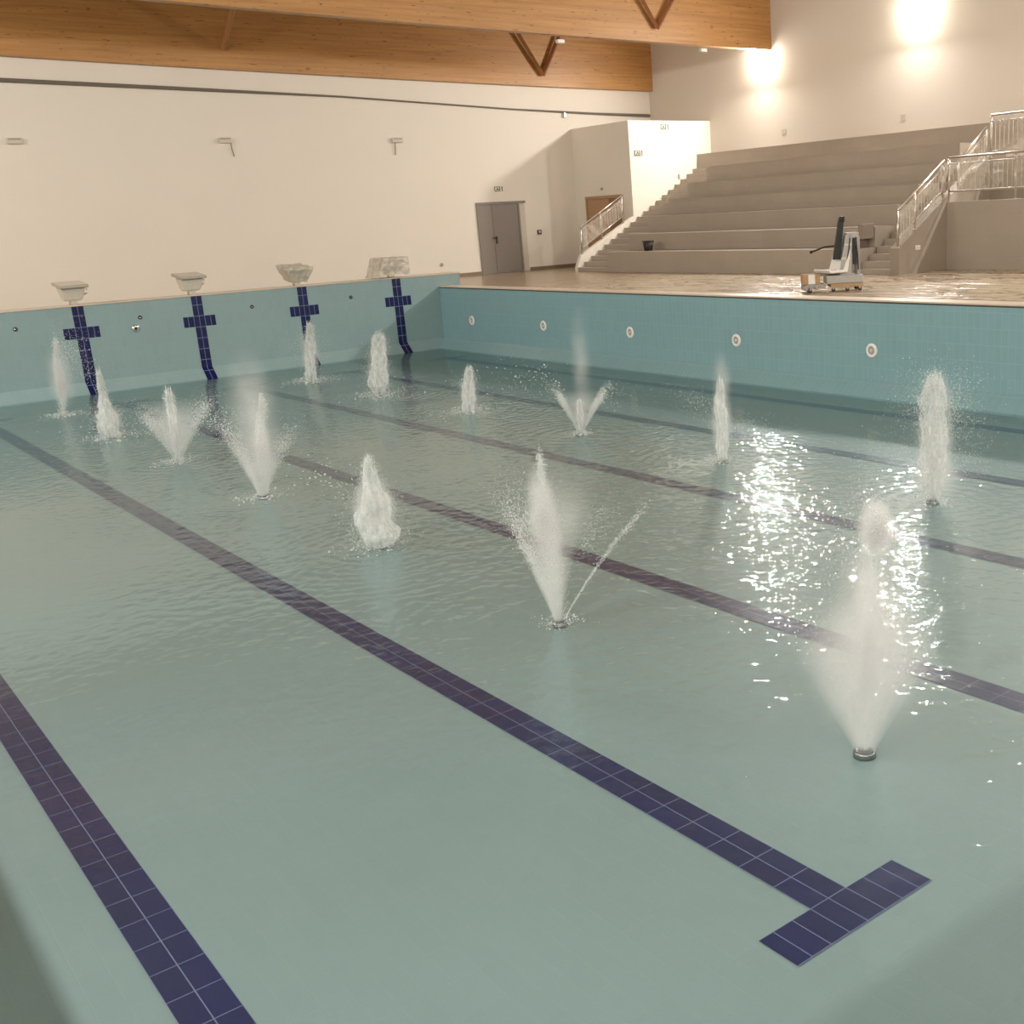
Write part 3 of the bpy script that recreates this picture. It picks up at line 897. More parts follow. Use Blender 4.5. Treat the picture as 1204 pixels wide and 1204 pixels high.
# blue crosses on the end wall
def make_cross(x, label):
    bm = B()
    w, bw = 0.118, 0.36
    y = EY - 0.004
    # strip with a cross bar, then the bend onto the sloped foot
    zs = [TOP - 0.03, 1.45, 1.21, COVE]
    quad(bm, (-w, y, zs[0]), (w, y, zs[0]), (w, y, zs[1]), (-w, y, zs[1]))
    quad(bm, (-bw, y, zs[1]), (bw, y, zs[1]), (bw, y, zs[2]), (-bw, y, zs[2]))
    quad(bm, (-w, y, zs[2]), (w, y, zs[2]), (w, y, zs[3]), (-w, y, zs[3]))
    quad(bm, (-w, y, zs[3]), (w, y, zs[3]), (w, FY - 0.006, 0.004), (-w, FY - 0.006, 0.004))
    bmesh.ops.remove_doubles(bm, verts=bm.verts, dist=0.0005)
    o = obj('wall_cross', bm, M['navy_wall'], loc=(x, 0, 0), fix=False)
    return tag(o, label, 'lane marking', 'blue tile crosses on the end wall')
for x, lab in zip((2.5, 5.0, 7.5, 10.0), ('blue tiled cross under the leftmost starting block', 'blue tiled cross under the second starting block from the left', 'blue tiled cross under the plastic wrapped third starting block', 'blue tiled cross under the sheet-draped block, beside the pool corner')):
    make_cross(x, lab)

# blue lane lines on the floor, a T at both ends
def make_line(x, label):
    bm = B()
    z = 0.004
    h, w, s = 0.468, 0.2556, 0.125
    far = 22.02
    quad(bm, (-h, 0, z), (h, 0, z), (h, w, z), (-h, w, z))
    n = 44
    for i in range(n):
        a = w + (far - 0.125 - w) * i / n
        b_ = w + (far - 0.125 - w) * (i + 1) / n
        quad(bm, (-s, a, z), (s, a, z), (s, b_, z), (-s, b_, z))
    quad(bm, (-0.5, far - 0.125, z), (0.5, far - 0.125, z), (0.5, far + 0.125, z), (-0.5, far + 0.125, z))
    bmesh.ops.remove_doubles(bm, verts=bm.verts, dist=0.0005)
    o = obj('lane_line', bm, M['navy_floor'], loc=(x, 0, 0), fix=False)
    return tag(o, label, 'lane marking', 'blue tile lane lines on the pool floor')
for x, lab in zip((-2.5, 0, 2.5, 5.0, 7.5, 10.0), (
        'wide blue lane line leaving through the bottom left corner',
        'blue lane line ending in the large T at the bottom right',
        'blue lane line running to the leftmost blue wall cross',
        'lane line running to the second blue wall cross from the left',
        'lane line second from the right pool wall, running to the third blue wall cross',
        'thin lane line closest to the right pool wall')):
    make_line(x, lab)

# ------------------------------------------------------------------ starting blocks
def block_parts(t, seed, wrap):
    bm = B()
    vs = box(bm, -0.29, 0.29, -0.34, 0.36, 0.39, 0.455, 0.018)
    for v in bm.verts:
        v.co.z += (v.co.y) * 0.10
    pl = obj('platform', bm, M['greyplate'], t)
    bm = B(); box(bm, -0.27, 0.27, -0.30, 0.32, 0.454, 0.462)
    for v in bm.verts:
        v.co.z += (v.co.y) * 0.10
    obj('grip_mat', bm, M['offwhite'], pl)
    bm = B()
    A = [(-0.24, -0.26, 0.37), (0.24, -0.26, 0.37), (0.24, 0.28, 0.41), (-0.24, 0.28, 0.41)]
    Bt = [(-0.17, -0.16, 0.085), (0.17, -0.16, 0.085), (0.17, 0.24, 0.085), (-0.17, 0.24, 0.085)]
    a = [bm.verts.new(p) for p in A]; b_ = [bm.verts.new(p) for p in Bt]
    for i in range(4):
        bm.faces.new((a[i], a[(i + 1) % 4], b_[(i + 1) % 4], b_[i]))
    bm.faces.new(a); bm.faces.new(b_[::-1])
    bmesh.ops.bevel(bm, geom=list(bm.edges), offset=0.03, segments=3, affect='EDGES')
    obj('body', bm, M['offwhite'], t)
    bm = B(); box(bm, -0.07, 0.07, -0.08, 0.10, 0.0, 0.09, 0.008); obj('foot', bm, M['steel'], t)
    bm = B()
    tube(bm, [(0.26, -0.05, 0.37), (0.30, -0.05, 0.32), (0.30, -0.05, 0.24), (0.23, -0.05, 0.2)], 0.014, 8); obj('grab_handle', bm, M['steel'], t, smooth=True)
def crumple(bm, seed, amp):
    for v in bm.verts:
        p = v.co * 9 + Vector((seed, seed * 2.1, 0))
        d = Vector((mnoise.noise(p), mnoise.noise(p + Vector((9, 3, 1))), mnoise.noise(p + Vector((2, 7, 5)))))
        v.co += d * amp
def make_block(x, label, wrap, seed):
    t = thing('starting_block', label, 'starting block', (x, EY + 0.26, TOP), 'starting blocks on the end wall')
    block_parts(t, seed, wrap)
    if wrap == 1:
        bm = B()
        vs = box(bm, -0.31, 0.31, -0.36, 0.38, 0.10, 0.47)
        bmesh.ops.subdivide_edges(bm, edges=list(bm.edges), cuts=10, use_grid_fill=True)
        for v in bm.verts:
            k = 1 - max(0, (0.40 - v.co.z)) * 1.35
            v.co.x *= k; v.co.y *= k
            v.co.z += v.co.y * 0.10
        crumple(bm, seed, 0.016)
        obj('plastic_cover', bm, M['film_block'], t)
    if wrap == 2:
        bm = B()
        vs = box(bm, -0.34, 0.36, -0.38, 0.40, 0.06, 0.50)
        bmesh.ops.subdivide_edges(bm, edges=list(bm.edges), cuts=12, use_grid_fill=True)
        for v in bm.verts:
            f = max(0, 0.5 - v.co.z)
            if v.co.x < 0:
                v.co.x -= f * 0.42          # one side of the sheet hangs outward to the ground
                v.co.z -= max(0, -v.co.x - 0.3) * 0.2
            v.co.x += 0.03 * math.sin(v.co.y * 17)
        crumple(bm, seed, 0.028)
        for v in bm.verts:
            v.co.z = max(v.co.z, 0.012)
        bmesh.ops.delete(bm, geom=[f for f in bm.faces if f.calc_center_median().z < 0.08 and abs(f.normal.z) > 0.8 and f.calc_center_median().x > -0.3], context='FACES')
        obj('plastic_cover', bm, M['film_block'], t)
make_block(2.5, 'leftmost starting block, uncovered, pale with a slanted top', 0, 1)
make_block(5.0, 'second starting block from the left, uncovered', 0, 2)
make_block(7.5, 'third starting block from the left, tightly wrapped in plastic', 1, 3)
make_block(10.0, 'starting block loosely draped in a plastic sheet, nearest the pool corner', 2, 4)

# ------------------------------------------------------------------ bucket on the first row
t = thing('bucket', 'black builder bucket standing on the first row of the grandstand', 'bucket', (17.42, 23.20, TZ[0] + 0.003))
bm = B()
seg = 28
prof = [(0.0, 0.0), (0.115, 0.0), (0.165, 0.27), (0.158, 0.27), (0.11, 0.012), (0.0, 0.012)]
rings = [[bm.verts.new((math.cos(2 * PI * k / seg) * max(r, 1e-4), math.sin(2 * PI * k / seg) * max(r, 1e-4), h)) for k in range(seg)] for r, h in prof]
for i in range(len(rings) - 1):
    for k in range(seg):
        bm.faces.new((rings[i][k], rings[i][(k + 1) % seg], rings[i + 1][(k + 1) % seg], rings[i + 1][k]))
obj('body', bm, M['dark'], t, smooth=True)
bm = B(); lathe(bm, [(0.166, 0.25), (0.178, 0.255), (0.178, 0.275), (0.166, 0.28)], seg); 
bmesh.ops.delete(bm, geom=[f for f in bm.faces if len(f.verts) > 4], context='FACES'); obj('rim', bm, M['dark'], t)
bm = B(); tube(bm, [(0.17, 0, 0.255)] + [(0.185 * math.cos(a), -0.05 * math.sin(a), 0.255 - 0.06 * math.sin(a)) for a in np.linspace(0.1, PI - 0.1, 14)] + [(-0.17, 0, 0.255)], 0.005, 6); obj('wire_handle', bm, M['steel'], t)

# ------------------------------------------------------------------ pool lift on the deck
# local frame: +x to the right as seen from the pool's near end, -y towards the camera
LR = math.atan2(-0.63, 0.775)
lift = thing('pool_lift', 'wheeled white seat hoist parked on the deck by the pool edge', 'pool lift', (13.24, 12.22, DECK), rotz=LR)
Z0 = 0.0
bm = B(); box(bm, -0.18, 0.53, -0.25, 0.25, 0.15, 0.31, 0.025); obj('chassis', bm, M['lightgrey'], lift)
bm = B(); box(bm, -0.10, 0.52, -0.23, 0.23, 0.085, 0.15, 0.006); obj('counterweight', bm, M['card'], lift)
bm = B(); box(bm, -0.58, -0.19, -0.22, -0.12, 0.085, 0.16, 0.012); box(bm, -0.58, -0.19, 0.12, 0.22, 0.085, 0.16, 0.012); box(bm, -0.62, -0.54, -0.26, 0.26, 0.05, 0.15, 0.012); box(bm, -0.40, -0.34, -0.24, 0.24, 0.06, 0.15, 0.01)
obj('front_outrigger', bm, M['grey'], lift)
for (wx, wy) in ((-0.50, -0.21), (-0.50, 0.21), (0.46, -0.20), (0.46, 0.20), (-0.05, -0.2), (0.22, -0.2)):
    bm = B(); lathe(bm, [(0.022, -0.018), (0.038, -0.016), (0.038, 0.016), (0.022, 0.018)], 18, 'y', (wx, wy, 0.039)); w = obj('wheel', bm, M['dark'], lift)
    bm = B(); box(bm, wx - 0.018, wx + 0.018, wy - 0.026, wy + 0.026, 0.045, 0.10); obj('caster_fork', bm, M['grey'], w)
# mast: two steel uprights with the battery and actuator between
bm = B()
for y in (-0.14, 0.14):
    prism(bm, [(0.08, 0.31), (0.21, 1.06), (0.33, 1.06), (0.31, 0.31)], 'y', y - 0.03, y + 0.03)
obj('mast', bm, M['lightgrey'], lift)
bm = B(); box(bm, 0.42, 0.48, -0.17, 0.17, 0.31, 1.02, 0.01); obj('rear_post', bm, M['grey'], lift)
bm = B(); box(bm, 0.24, 0.46, -0.17, 0.17, 1.00, 1.10, 0.015); obj('mast_cap', bm, M['lightgrey'], lift)
bm = B(); tube(bm, [(0.36, -0.02, 0.42), (0.36, -0.02, 0.72)], 0.035, 12); tube(bm, [(0.36, -0.02, 0.70), (0.36, -0.02, 0.98)], 0.02, 12); obj('actuator', bm, M['white'], lift, smooth=True)
bm = B(); box(bm, 0.345, 0.405, -0.18, -0.12, 0.50, 0.98, 0.01); obj('control_box', bm, M['black'], lift)
bm = B(); tube(bm, [(0.20, -0.175, 0.45), (0.26, -0.18, 0.75), (0.29, -0.175, 1.0)], 0.012, 8); tube(bm, [(0.44, -0.18, 0.40), (0.43, -0.19, 0.70), (0.40, -0.18, 0.92)], 0.012, 8); obj('hose', bm, M['black'], lift)
bm = B(); box(bm, 0.12, 0.30, -0.176, -0.171, 0.60, 0.64); box(bm, 0.19, 0.32, -0.176, -0.171, 0.86, 0.89); obj('warning_strip', bm, M['offwhite'], lift)
# dark lifting arm leaning up behind the seat
bm = B()
prism(bm, [(-0.02, 0.60), (0.10, 1.36), (0.20, 1.36), (0.12, 0.60)], 'y', -0.06, 0.06)
ar = obj('lifting_arm', bm, M['black'], lift)
bm = B(); box(bm, 0.11, 0.15, -0.08, 0.08, 1.30, 1.40, 0.01); box(bm, 0.17, 0.21, -0.08, 0.08, 1.30, 1.40, 0.01); obj('arm_fork', bm, M['black'], ar)
bm = B(); tube(bm, [(0.0, -0.05, 0.86), (-0.18, -0.05, 0.85), (-0.42, -0.05, 0.77)], 0.016, 8); tube(bm, [(-0.42, -0.05, 0.77), (-0.47, -0.05, 0.76)], 0.026, 8); obj('push_handle', bm, M['black'], lift)
# seat shell
bm = B()
prism(bm, [(-0.02, 0.40), (0.10, 0.82), (0.14, 0.82), (0.05, 0.36), (-0.36, 0.36), (-0.42, 0.42), (-0.38, 0.44), (-0.34, 0.40)], 'y', -0.25, 0.25)
bmesh.ops.bevel(bm, geom=[e for e in bm.edges], offset=0.012, segments=2, affect='EDGES')
st = obj('seat_shell', bm, M['white'], lift); st.rotation_euler = (0, 0, 0.5); st.location = (0.08, 0, 0)
bm = B(); box(bm, -0.30, 0.05, -0.05, 0.05, 0.30, 0.37); obj('seat_bracket', bm, M['grey'], lift)
bm = B(); tube(bm, [(-0.02, -0.235, 0.42), (0.02, -0.25, 0.36), (0.06, -0.235, 0.36)], 0.012, 8); obj('armrest_hinge', bm, M['grey'], lift)
bx_ = thing('cardboard_box', 'small brown cardboard carton with white label resting on the hoist front', 'box', (13.24, 12.22, DECK), rotz=LR)
bm = B(); box(bm, -0.64, -0.30, -0.20, 0.10, 0.163, 0.352, 0.004); obj('carton', bm, M['card'], bx_)
bm = B(); box(bm, -0.53, -0.40, -0.203, -0.199, 0.168, 0.348); obj('paper_label', bm, M['white'], bx_)

# ------------------------------------------------------------------ fountains
HX = np.array([0.775, -0.63])     # across the view
HD = np.array([0.63, 0.775])      # along the view
def drops_mesh(P, V, S, el):
    """One mesh of small stretched octahedra: P positions, V directions, S sizes, el elongation."""
    n = len(P)
    V = V / np.maximum(np.linalg.norm(V, axis=1, keepdims=True), 1e-6)
    ref = np.where(np.abs(V[:, 2:3]) > 0.9, np.array([[1.0, 0, 0]]), np.array([[0, 0, 1.0]]))
    A = np.cross(V, ref); A /= np.linalg.norm(A, axis=1, keepdims=True)
    C = np.cross(V, A)
    s = S[:, None]; e = (S * el)[:, None]
    vs = np.stack([P + V * e, P - V * e, P + A * s, P + C * s, P - A * s, P - C * s], axis=1).reshape(-1, 3)
    f = np.array([[0, 2, 3], [0, 3, 4], [0, 4, 5], [0, 5, 2], [1, 3, 2], [1, 4, 3], [1, 5, 4], [1, 2, 5]])
    F = (f[None] + 6 * np.arange(n)[:, None, None]).reshape(-1, 3)
    return vs, F

def arr_obj(name, vs, F, mat, parent, smooth=True):
    me = bpy.data.meshes.new(name)
    me.from_pydata(vs.tolist(), [], F.tolist())
    if smooth:
        me.polygons.foreach_set('use_smooth', [True] * len(me.polygons))
    me.materials.append(mat)
    o = bpy.data.objects.new(name, me)
    COL.objects.link(o)
    o.parent = parent
    return o

G = 9.81
def ballistic(n, H, ang, spread, az=None, azs=0.0, t0=0.0, t1=1.0, size=0.008, Hs=0.25, jitter=0.01):
    """Droplets thrown from the nozzle: top height H, half-angle ang from vertical; t in units of the flight time up."""
    v = np.sqrt(2 * G * H * np.clip(1 + RNG.normal(0, Hs, n), 0.15, 1.6))
    a = ang + RNG.normal(0, spread, n)
    ph = RNG.uniform(0, 2 * PI, n) if az is None else az + RNG.normal(0, azs, n)
    vz = v
    vr = v * np.tan(a)
    tt = RNG.uniform(t0, t1, n)
    t = tt * v / G
    r = vr * t
    z = vz * t - 0.5 * G * t * t
    P = np.stack([r * np.cos(ph), r * np.sin(ph), z], 1) + RNG.normal(0, 1, (n, 3)) * (jitter * (0.3 + 2.5 * tt))[:, None]
    V = np.stack([vr * np.cos(ph), vr * np.sin(ph), vz - G * t], 1)
    k = P[:, 2] > 0.03
    S = size * RNG.lognormal(0, 0.35, n)
    return P[k], V[k], S[k]

AZR = math.atan2(HX[1], HX[0])      # azimuth that reads as "to the right" in the photograph

HAZE = 3.4
DMUL = 7.0
def fountain(label, x, y, H, prof, lean=0.0, cols=700, fans=(), mists=(), cones=(), foam=0.3, crown=0.5, seed=0, mat='froth', soft=(0.1, 20)):
    """H jet height; prof: (height fraction, radius) of the jet; lean: shift of the top across the view."""
    t = thing('water_jet', label, 'fountain', (x, y, 0.0), 'water jets in the pool')
    dist = math.hypot(x + 3.5, y + 3.06)
    drop = 0.0010 + 0.000075 * dist
    cols = int(cols * DMUL)
    bm = B(); lathe(bm, [(0.07, 0.0), (0.07, 0.030), (0.058, 0.042), (0.04, 0.042), (0.036, 0.02)], 24); obj('nozzle', bm, M['nozzle'], t, smooth=True)
    # ragged column of water
    pf, pr_ = [p[0] for p in prof], [p[1] for p in prof]
    bm = B()
    nu, nv = 20, 40
    rings = []
    for j in range(nv + 1):
        f = j / nv
        z = 0.04 + H * f
        rad = float(np.interp(f, pf, pr_))
        cx, cy = HX * lean * f ** 1.4
        ring = []
        for k in range(nu):
            a = 2 * PI * k / nu
            q = Vector((math.cos(a) * 1.7, math.sin(a) * 1.7, z * 4.0 + seed * 3.7))
            m_ = 1 + 0.55 * mnoise.noise(q) + 0.4 * mnoise.noise(q * 2.7)
            zz = z + (0.22 * H * mnoise.noise(Vector((math.cos(a) * 2.5, math.sin(a) * 2.5, seed))) * f ** 4)
            ring.append(bm.verts.new((cx + math.cos(a) * rad * m_, cy + math.sin(a) * rad * m_, zz)))
        rings.append(ring)
    for j in range(nv):
        for k in range(nu):
            bm.faces.new((rings[j][k], rings[j][(k + 1) % nu], rings[j + 1][(k + 1) % nu], rings[j + 1][k]))
    if mat == 'soft':
        bm.free()
        bm = B()
        bmesh.ops.create_uvsphere(bm, u_segments=20, v_segments=20, radius=1.0)
        for v in bm.verts:
            v.co = Vector((v.co.x * soft[0], v.co.y * soft[0], (v.co.z + 1) * H * 0.5 + 0.04))
            k = (v.co.z - 0.04) / H
            v.co.x += HX[0] * lean * k; v.co.y += HX[1] * lean * k
        mo = obj('column', bm, M['mist'], t, smooth=True)
        mo['haze'] = soft[1]
        mo['kind'] = 'stuff'
    else:
        obj('column', bm, M[mat], t, smooth=True)
    PS, VS, SS = [], [], []
    # droplets rising and falling in the column
    f = RNG.uniform(0, 1, cols)
    rad = np.interp(f, pf, pr_) * np.abs(RNG.normal(0, 0.85, cols))
    ph = RNG.uniform(0, 2 * PI, cols)
    P = np.stack([rad * np.cos(ph), rad * np.sin(ph), 0.04 + H * f * (1 + RNG.normal(0, 0.04, cols))], 1)
    P[:, 0] += HX[0] * lean * f ** 1.4; P[:, 1] += HX[1] * lean * f ** 1.4
    V = np.stack([0.06 * RNG.normal(0, 1, cols), 0.06 * RNG.normal(0, 1, cols), np.ones(cols)], 1)
    PS.append(P); VS.append(V); SS.append(drop * 0.9 * RNG.lognormal(0, 0.4, cols))
    n = int(cols * 0.35 * crown)
    if n > 3:      # the top breaking up
        P = RNG.normal(0, 1, (n, 3)) * np.array([pr_[-1] * 0.9, pr_[-1] * 0.9, H * 0.06]) + np.array([HX[0] * lean, HX[1] * lean, H * 0.97])
        PS.append(P); VS.append(RNG.normal(0, 1, (n, 3))); SS.append(drop * RNG.lognormal(0, 0.5, n))
    for fan in fans:
        P, V, S = ballistic(**dict(fan, n=int(fan['n'] * DMUL), size=fan['size'] / 0.007 * drop))
        PS.append(P); VS.append(V); SS.append(S)
    P = np.concatenate(PS); V = np.concatenate(VS); S = np.concatenate(SS)
    k = P[:, 2] > 0.04
    vs, F = drops_mesh(P[k], V[k], S[k], 2.2)
    sp = arr_obj('spray', vs, F, M['drops'], t)
    sp['kind'] = 'stuff'
    if foam:      # froth ring where the water falls back
        n = int(420 * foam / 0.3)
        r = foam * (0.25 + np.abs(RNG.normal(0, 0.55, n)))
        ph = RNG.uniform(0, 2 * PI, n)
        P = np.stack([r * np.cos(ph), r * np.sin(ph), 0.036 + np.abs(RNG.normal(0, 0.012, n))], 1)
        vs, F = drops_mesh(P, np.stack([np.cos(ph + 1.57), np.sin(ph + 1.57), 0 * ph], 1), drop * 1.8 * RNG.lognormal(0, 0.5, n), 1.6)
        fo = arr_obj('foam', vs, F, M['froth'], t)
        fo['kind'] = 'stuff'
    for (dx, dd, z, rx, rz, dens) in mists:
        bm = B()
        bmesh.ops.create_uvsphere(bm, u_segments=20, v_segments=14, radius=1.0)
        for v in bm.verts:
            v.co = Vector((v.co.x * rx, v.co.y * rx, v.co.z * rz))
        mo = obj('mist', bm, M['mist'], t)
        c = HX * dx + HD * dd
        mo.location = (c[0], c[1], max(z, rz + 0.035))
        mo['haze'] = float(dens) * HAZE
        mo['kind'] = 'stuff'
    for (dx, R_, hz, dens) in cones:      # haze fanning out from the nozzle, dx: lean of the fan across the view
        bm = B(); lathe(bm, [(0.12 * R_, 0.05), (R_, hz)], 24)
        for v in bm.verts:
            k = (v.co.z - 0.05) / hz
            v.co.x += HX[0] * dx * k; v.co.y += HX[1] * dx * k
        mo = obj('mist', bm, M['mist_cone'], t)
        mo['haze'] = float(dens) * HAZE
        mo['kind'] = 'stuff'
    return t

def fan(n, H, ang, spread, az=None, azs=0.4, t0=0.02, t1=0.85, size=0.007, Hs=0.15, jitter=0.01):
    return dict(n=n, H=H, ang=ang, spread=spread, az=(None if az is None else AZR + az), azs=azs, t0=t0, t1=t1, size=size, Hs=Hs, jitter=jitter)
LEFT, RIGHT = PI, 0.0

# row between the second and third lane line, near to far
fountain('tallest water jet, nearest the camera, with a broad skirt of mist', 1.23, 1.09, 1.50, [(0, .028), (.4, .035), (.7, .05), (.80, .075), (.93, .08), (1, .045)], lean=0.07, cols=900,
         fans=[fan(500, 1.6, 0.33, 0.05, t1=0.32), fan(500, 1.7, 0.08, 0.05, t1=0.7)], crown=0.6, seed=1, foam=0.0,
         mists=[(0.02, 0, 0.62, 0.46, 0.52, 1.0), (0.05, 0, 0.85, 0.28, 0.80, 1.1), (0.085, 0, 1.42, 0.13, 0.20, 15.0), (0.03, 0, 0.55, 0.05, 0.52, 7.0)], mat='soft', soft=(0.11, 15), cones=[(0, 0.58, 1.0, 1.3)])
fountain('V-shaped water jet with a thin stream shooting off to the right', 1.25, 4.36, 1.36, [(0, .05), (.3, .06), (.6, .065), (.85, .055), (1, .02)], mat='soft', soft=(0.12, 20), lean=-0.05, cols=1300,
         fans=[fan(700, 1.7, 0.29, 0.025, az=LEFT, azs=0.35, t1=0.34), fan(200, 1.35, 0.55, 0.010, az=RIGHT, azs=0.03, t1=0.44, Hs=0.06, jitter=0.005), fan(900, 1.6, 0.2, 0.07, az=LEFT, azs=0.9, t1=0.45), fan(90, 0.85, 0.24, 0.02, az=RIGHT, azs=0.1, t0=0.6, t1=1.2, jitter=0.02)],
         mists=[(-0.09, 0, 1.0, 0.13, 0.42, 6.0), (0.10, 0, 0.95, 0.30, 0.45, 0.6)], cones=[(-0.05, 0.36, 1.05, 2.4)], foam=0.2, seed=2, crown=0.25)
fountain('bushy dense white water jet with drops thrown to its left', 1.26, 7.70, 0.90, [(0, .12), (.12, .19), (.4, .17), (.65, .10), (.88, .065), (1, .03)], lean=0.0, cols=3600,
         fans=[fan(14, 0.80, 0.30, 0.08, az=LEFT, azs=0.25, t0=0.5, t1=1.15, size=0.014), fan(400, 0.6, 0.2, 0.1)],
         mists=[(0, 0, 0.36, 0.26, 0.40, 4.0)], foam=0.40, seed=3, crown=0.15)
fountain('misty water jet wrapped in a tall haze, behind the bushy one', 1.28, 11.0, 1.22, [(0, .05), (.3, .05), (.7, .05), (1, .03)], mat='soft', soft=(0.10, 18), lean=0.16, cols=800,
         fans=[fan(700, 1.5, 0.30, 0.05, az=LEFT, azs=0.5, t1=0.42), fan(500, 1.3, 0.42, 0.06, az=RIGHT, azs=0.5, t1=0.38), fan(35, 0.75, 0.5, 0.1, t0=0.8, t1=1.4)],
         mists=[(-0.04, 0.2, 1.15, 0.38, 0.85, 0.8), (0.08, 0, 0.7, 0.16, 0.65, 2.0)], cones=[(0, 0.42, 0.95, 3.0)], foam=0.35, seed=4, crown=0.5)
fountain('fan-shaped water jet splashing to both sides, crossing a lane line', 1.28, 14.37, 1.0, [(0, .055), (.4, .06), (.8, .055), (1, .04)], lean=0.02, cols=1000,
         fans=[fan(1000, 1.2, 0.37, 0.06, az=LEFT, azs=0.4, t1=0.40), fan(1000, 1.3, 0.46, 0.06, az=RIGHT, azs=0.4, t1=0.40), fan(60, 0.66, 0.55, 0.10, t0=0.6, t1=1.25, size=0.012)],
         cones=[(0.04, 0.40, 0.95, 4.5)], foam=0.3, seed=5, crown=0.5)
fountain('slender pointed water jet widening at its base, beside the end of a lane line', 1.17, 17.65, 1.05, [(0, .14), (.18, .17), (.45, .09), (.7, .05), (1, .025)], lean=0.0, cols=1500,
         fans=[fan(250, 0.5, 0.3, 0.12)], mists=[(0.02, 0, 0.3, 0.24, 0.30, 3.5)], foam=0.5, seed=6, crown=0.2)
fountain('thin upright water jet at the far left below the leftmost blue cross', 1.24, 21.28, 1.40, [(0, .055), (.5, .055), (.9, .05), (1, .035)], mat='soft', soft=(0.11, 18), lean=0.12, cols=800,
         fans=[fan(350, 1.3, 0.13, 0.05, az=RIGHT, azs=0.5, t1=1.7)], mists=[(0.08, 0, 0.72, 0.30, 0.70, 1.2), (0.06, 0, 0.65, 0.13, 0.62, 3.5)], foam=0.35, seed=7, crown=0.2)
# row between the fourth and fifth lane line, near to far
fountain('stout water jet with a flaring skirt close to the right edge', 6.18, 4.40, 1.33, [(0, .05), (.08, .08), (.3, .14), (.6, .135), (.85, .11), (1, .06)], mat='froth_thin', lean=0.0, cols=2200,
         fans=[fan(900, 1.22, 0.09, 0.05, t1=1.85), fan(300, 1.1, 0.12, 0.03, az=RIGHT, azs=0.6, t0=0.5, t1=1.9)],
         mists=[(0.02, 0, 0.62, 0.24, 0.60, 3.2), (0.06, 0, 1.15, 0.16, 0.40, 1.5), (0.02, 0, 0.3, 0.34, 0.27, 1.6)], foam=0.35, seed=8, crown=0.3)
fountain('water jet just left of the sparkling glare on the water', 6.18, 7.79, 1.0, [(0, .055), (.3, .065), (.7, .075), (.9, .05), (1, .025)], lean=0.0, cols=1200,
         fans=[fan(110, 0.9, 0.22, 0.08, az=LEFT, azs=0.5, t0=0.35, t1=1.4), fan(120, 0.5, 0.3, 0.15, az=RIGHT, azs=0.6, t0=0.5, t1=1.6)],
         mists=[(0, 0, 0.55, 0.18, 0.5, 3.2), (0.03, 0.1, 1.05, 0.16, 0.5, 1.4)], foam=0.3, seed=9, crown=0.3)
fountain('V-shaped water jet with scattered droplets and a thin haze above', 6.12, 10.94, 0.5, [(0, .05), (.5, .05), (1, .03)], lean=0.02, cols=600,
         fans=[fan(800, 0.95, 0.34, 0.035, az=LEFT, azs=0.25, t1=0.42), fan(800, 0.95, 0.46, 0.04, az=RIGHT, azs=0.25, t1=0.42), fan(34, 0.95, 0.38, 0.12, az=LEFT, azs=0.5, t0=0.6, t1=1.4, size=0.012), fan(22, 0.62, 0.36, 0.05, az=RIGHT, azs=0.25, t0=0.8, t1=1.5, size=0.010)],
         mists=[(0.09, 0, 1.15, 0.20, 0.98, 0.75)], cones=[(0.03, 0.34, 0.7, 4.0)], foam=0.25, seed=10, crown=0.2)
fountain('small ragged water jet between the slanted lane lines right of the tall column', 6.16, 14.35, 0.72, [(0, .10), (.4, .10), (.75, .075), (1, .04)], lean=0.08, cols=1100,
         fans=[fan(160, 0.6, 0.15, 0.08)], mists=[(0.03, 0, 0.33, 0.18, 0.32, 2.8)], foam=0.55, seed=11, crown=0.4)
fountain('dense flat-topped water jet below the blue cross nearest the corner', 6.13, 17.78, 1.14, [(0, .09), (.15, .17), (.5, .15), (.85, .12), (.97, .10), (1, .07)], lean=0.13, cols=2300,
         fans=[fan(250, 0.5, 0.22, 0.1)], mists=[(0.05, 0, 0.5, 0.24, 0.5, 2.6)], foam=0.6, seed=12, crown=0.2)
fountain('small farthest water jet in front of the third blue cross', 6.2, 21.25, 1.18, [(0, .10), (.3, .11), (.7, .085), (1, .04)], lean=0.13, cols=1200,
         fans=[fan(200, 1.0, 0.1, 0.06, t1=1.7)], mists=[(0.05, 0, 0.6, 0.24, 0.58, 2.0)], foam=0.55, seed=13, crown=0.3)

# ------------------------------------------------------------------ water surface
JETS = [(o.location.x, o.location.y) for o in COL.objects if o.name.startswith('water_jet')]
x0, x1, y0, y1 = LX + 0.27, FX + 0.03, NY + 0.01, FY + 0.02
nx, ny = 800, 1440
X, Y = np.meshgrid(np.linspace(x0, x1, nx), np.linspace(y0, y1, ny))
Z = np.zeros_like(X)
live = np.full_like(X, 0.22)
hush = np.ones_like(X)
for i, (jx, jy) in enumerate(JETS):
    r = np.hypot(X - jx, Y - jy)
    lam = 0.19 + 0.03 * math.sin(i * 2.3)
    env = np.exp(-((r - 1.0) / 0.9) ** 2) * np.clip(r / 0.4, 0, 1)
    Z += 0.0013 * env * np.sin(2 * PI * r / lam + i) * (1 + 0.6 * np.sin(3 * np.arctan2(Y - jy, X - jx) + i))
    live = np.maximum(live, 1.2 * np.exp(-(r / 2.4) ** 2))
    hush *= 1 - 0.75 * np.exp(-(r / 0.75) ** 4)
live = np.maximum(live, 1.5 * np.exp(-((X - 4.2) / 2.6) ** 2 - ((Y - 5.5) / 5.0) ** 2))   # choppy water between the two rows
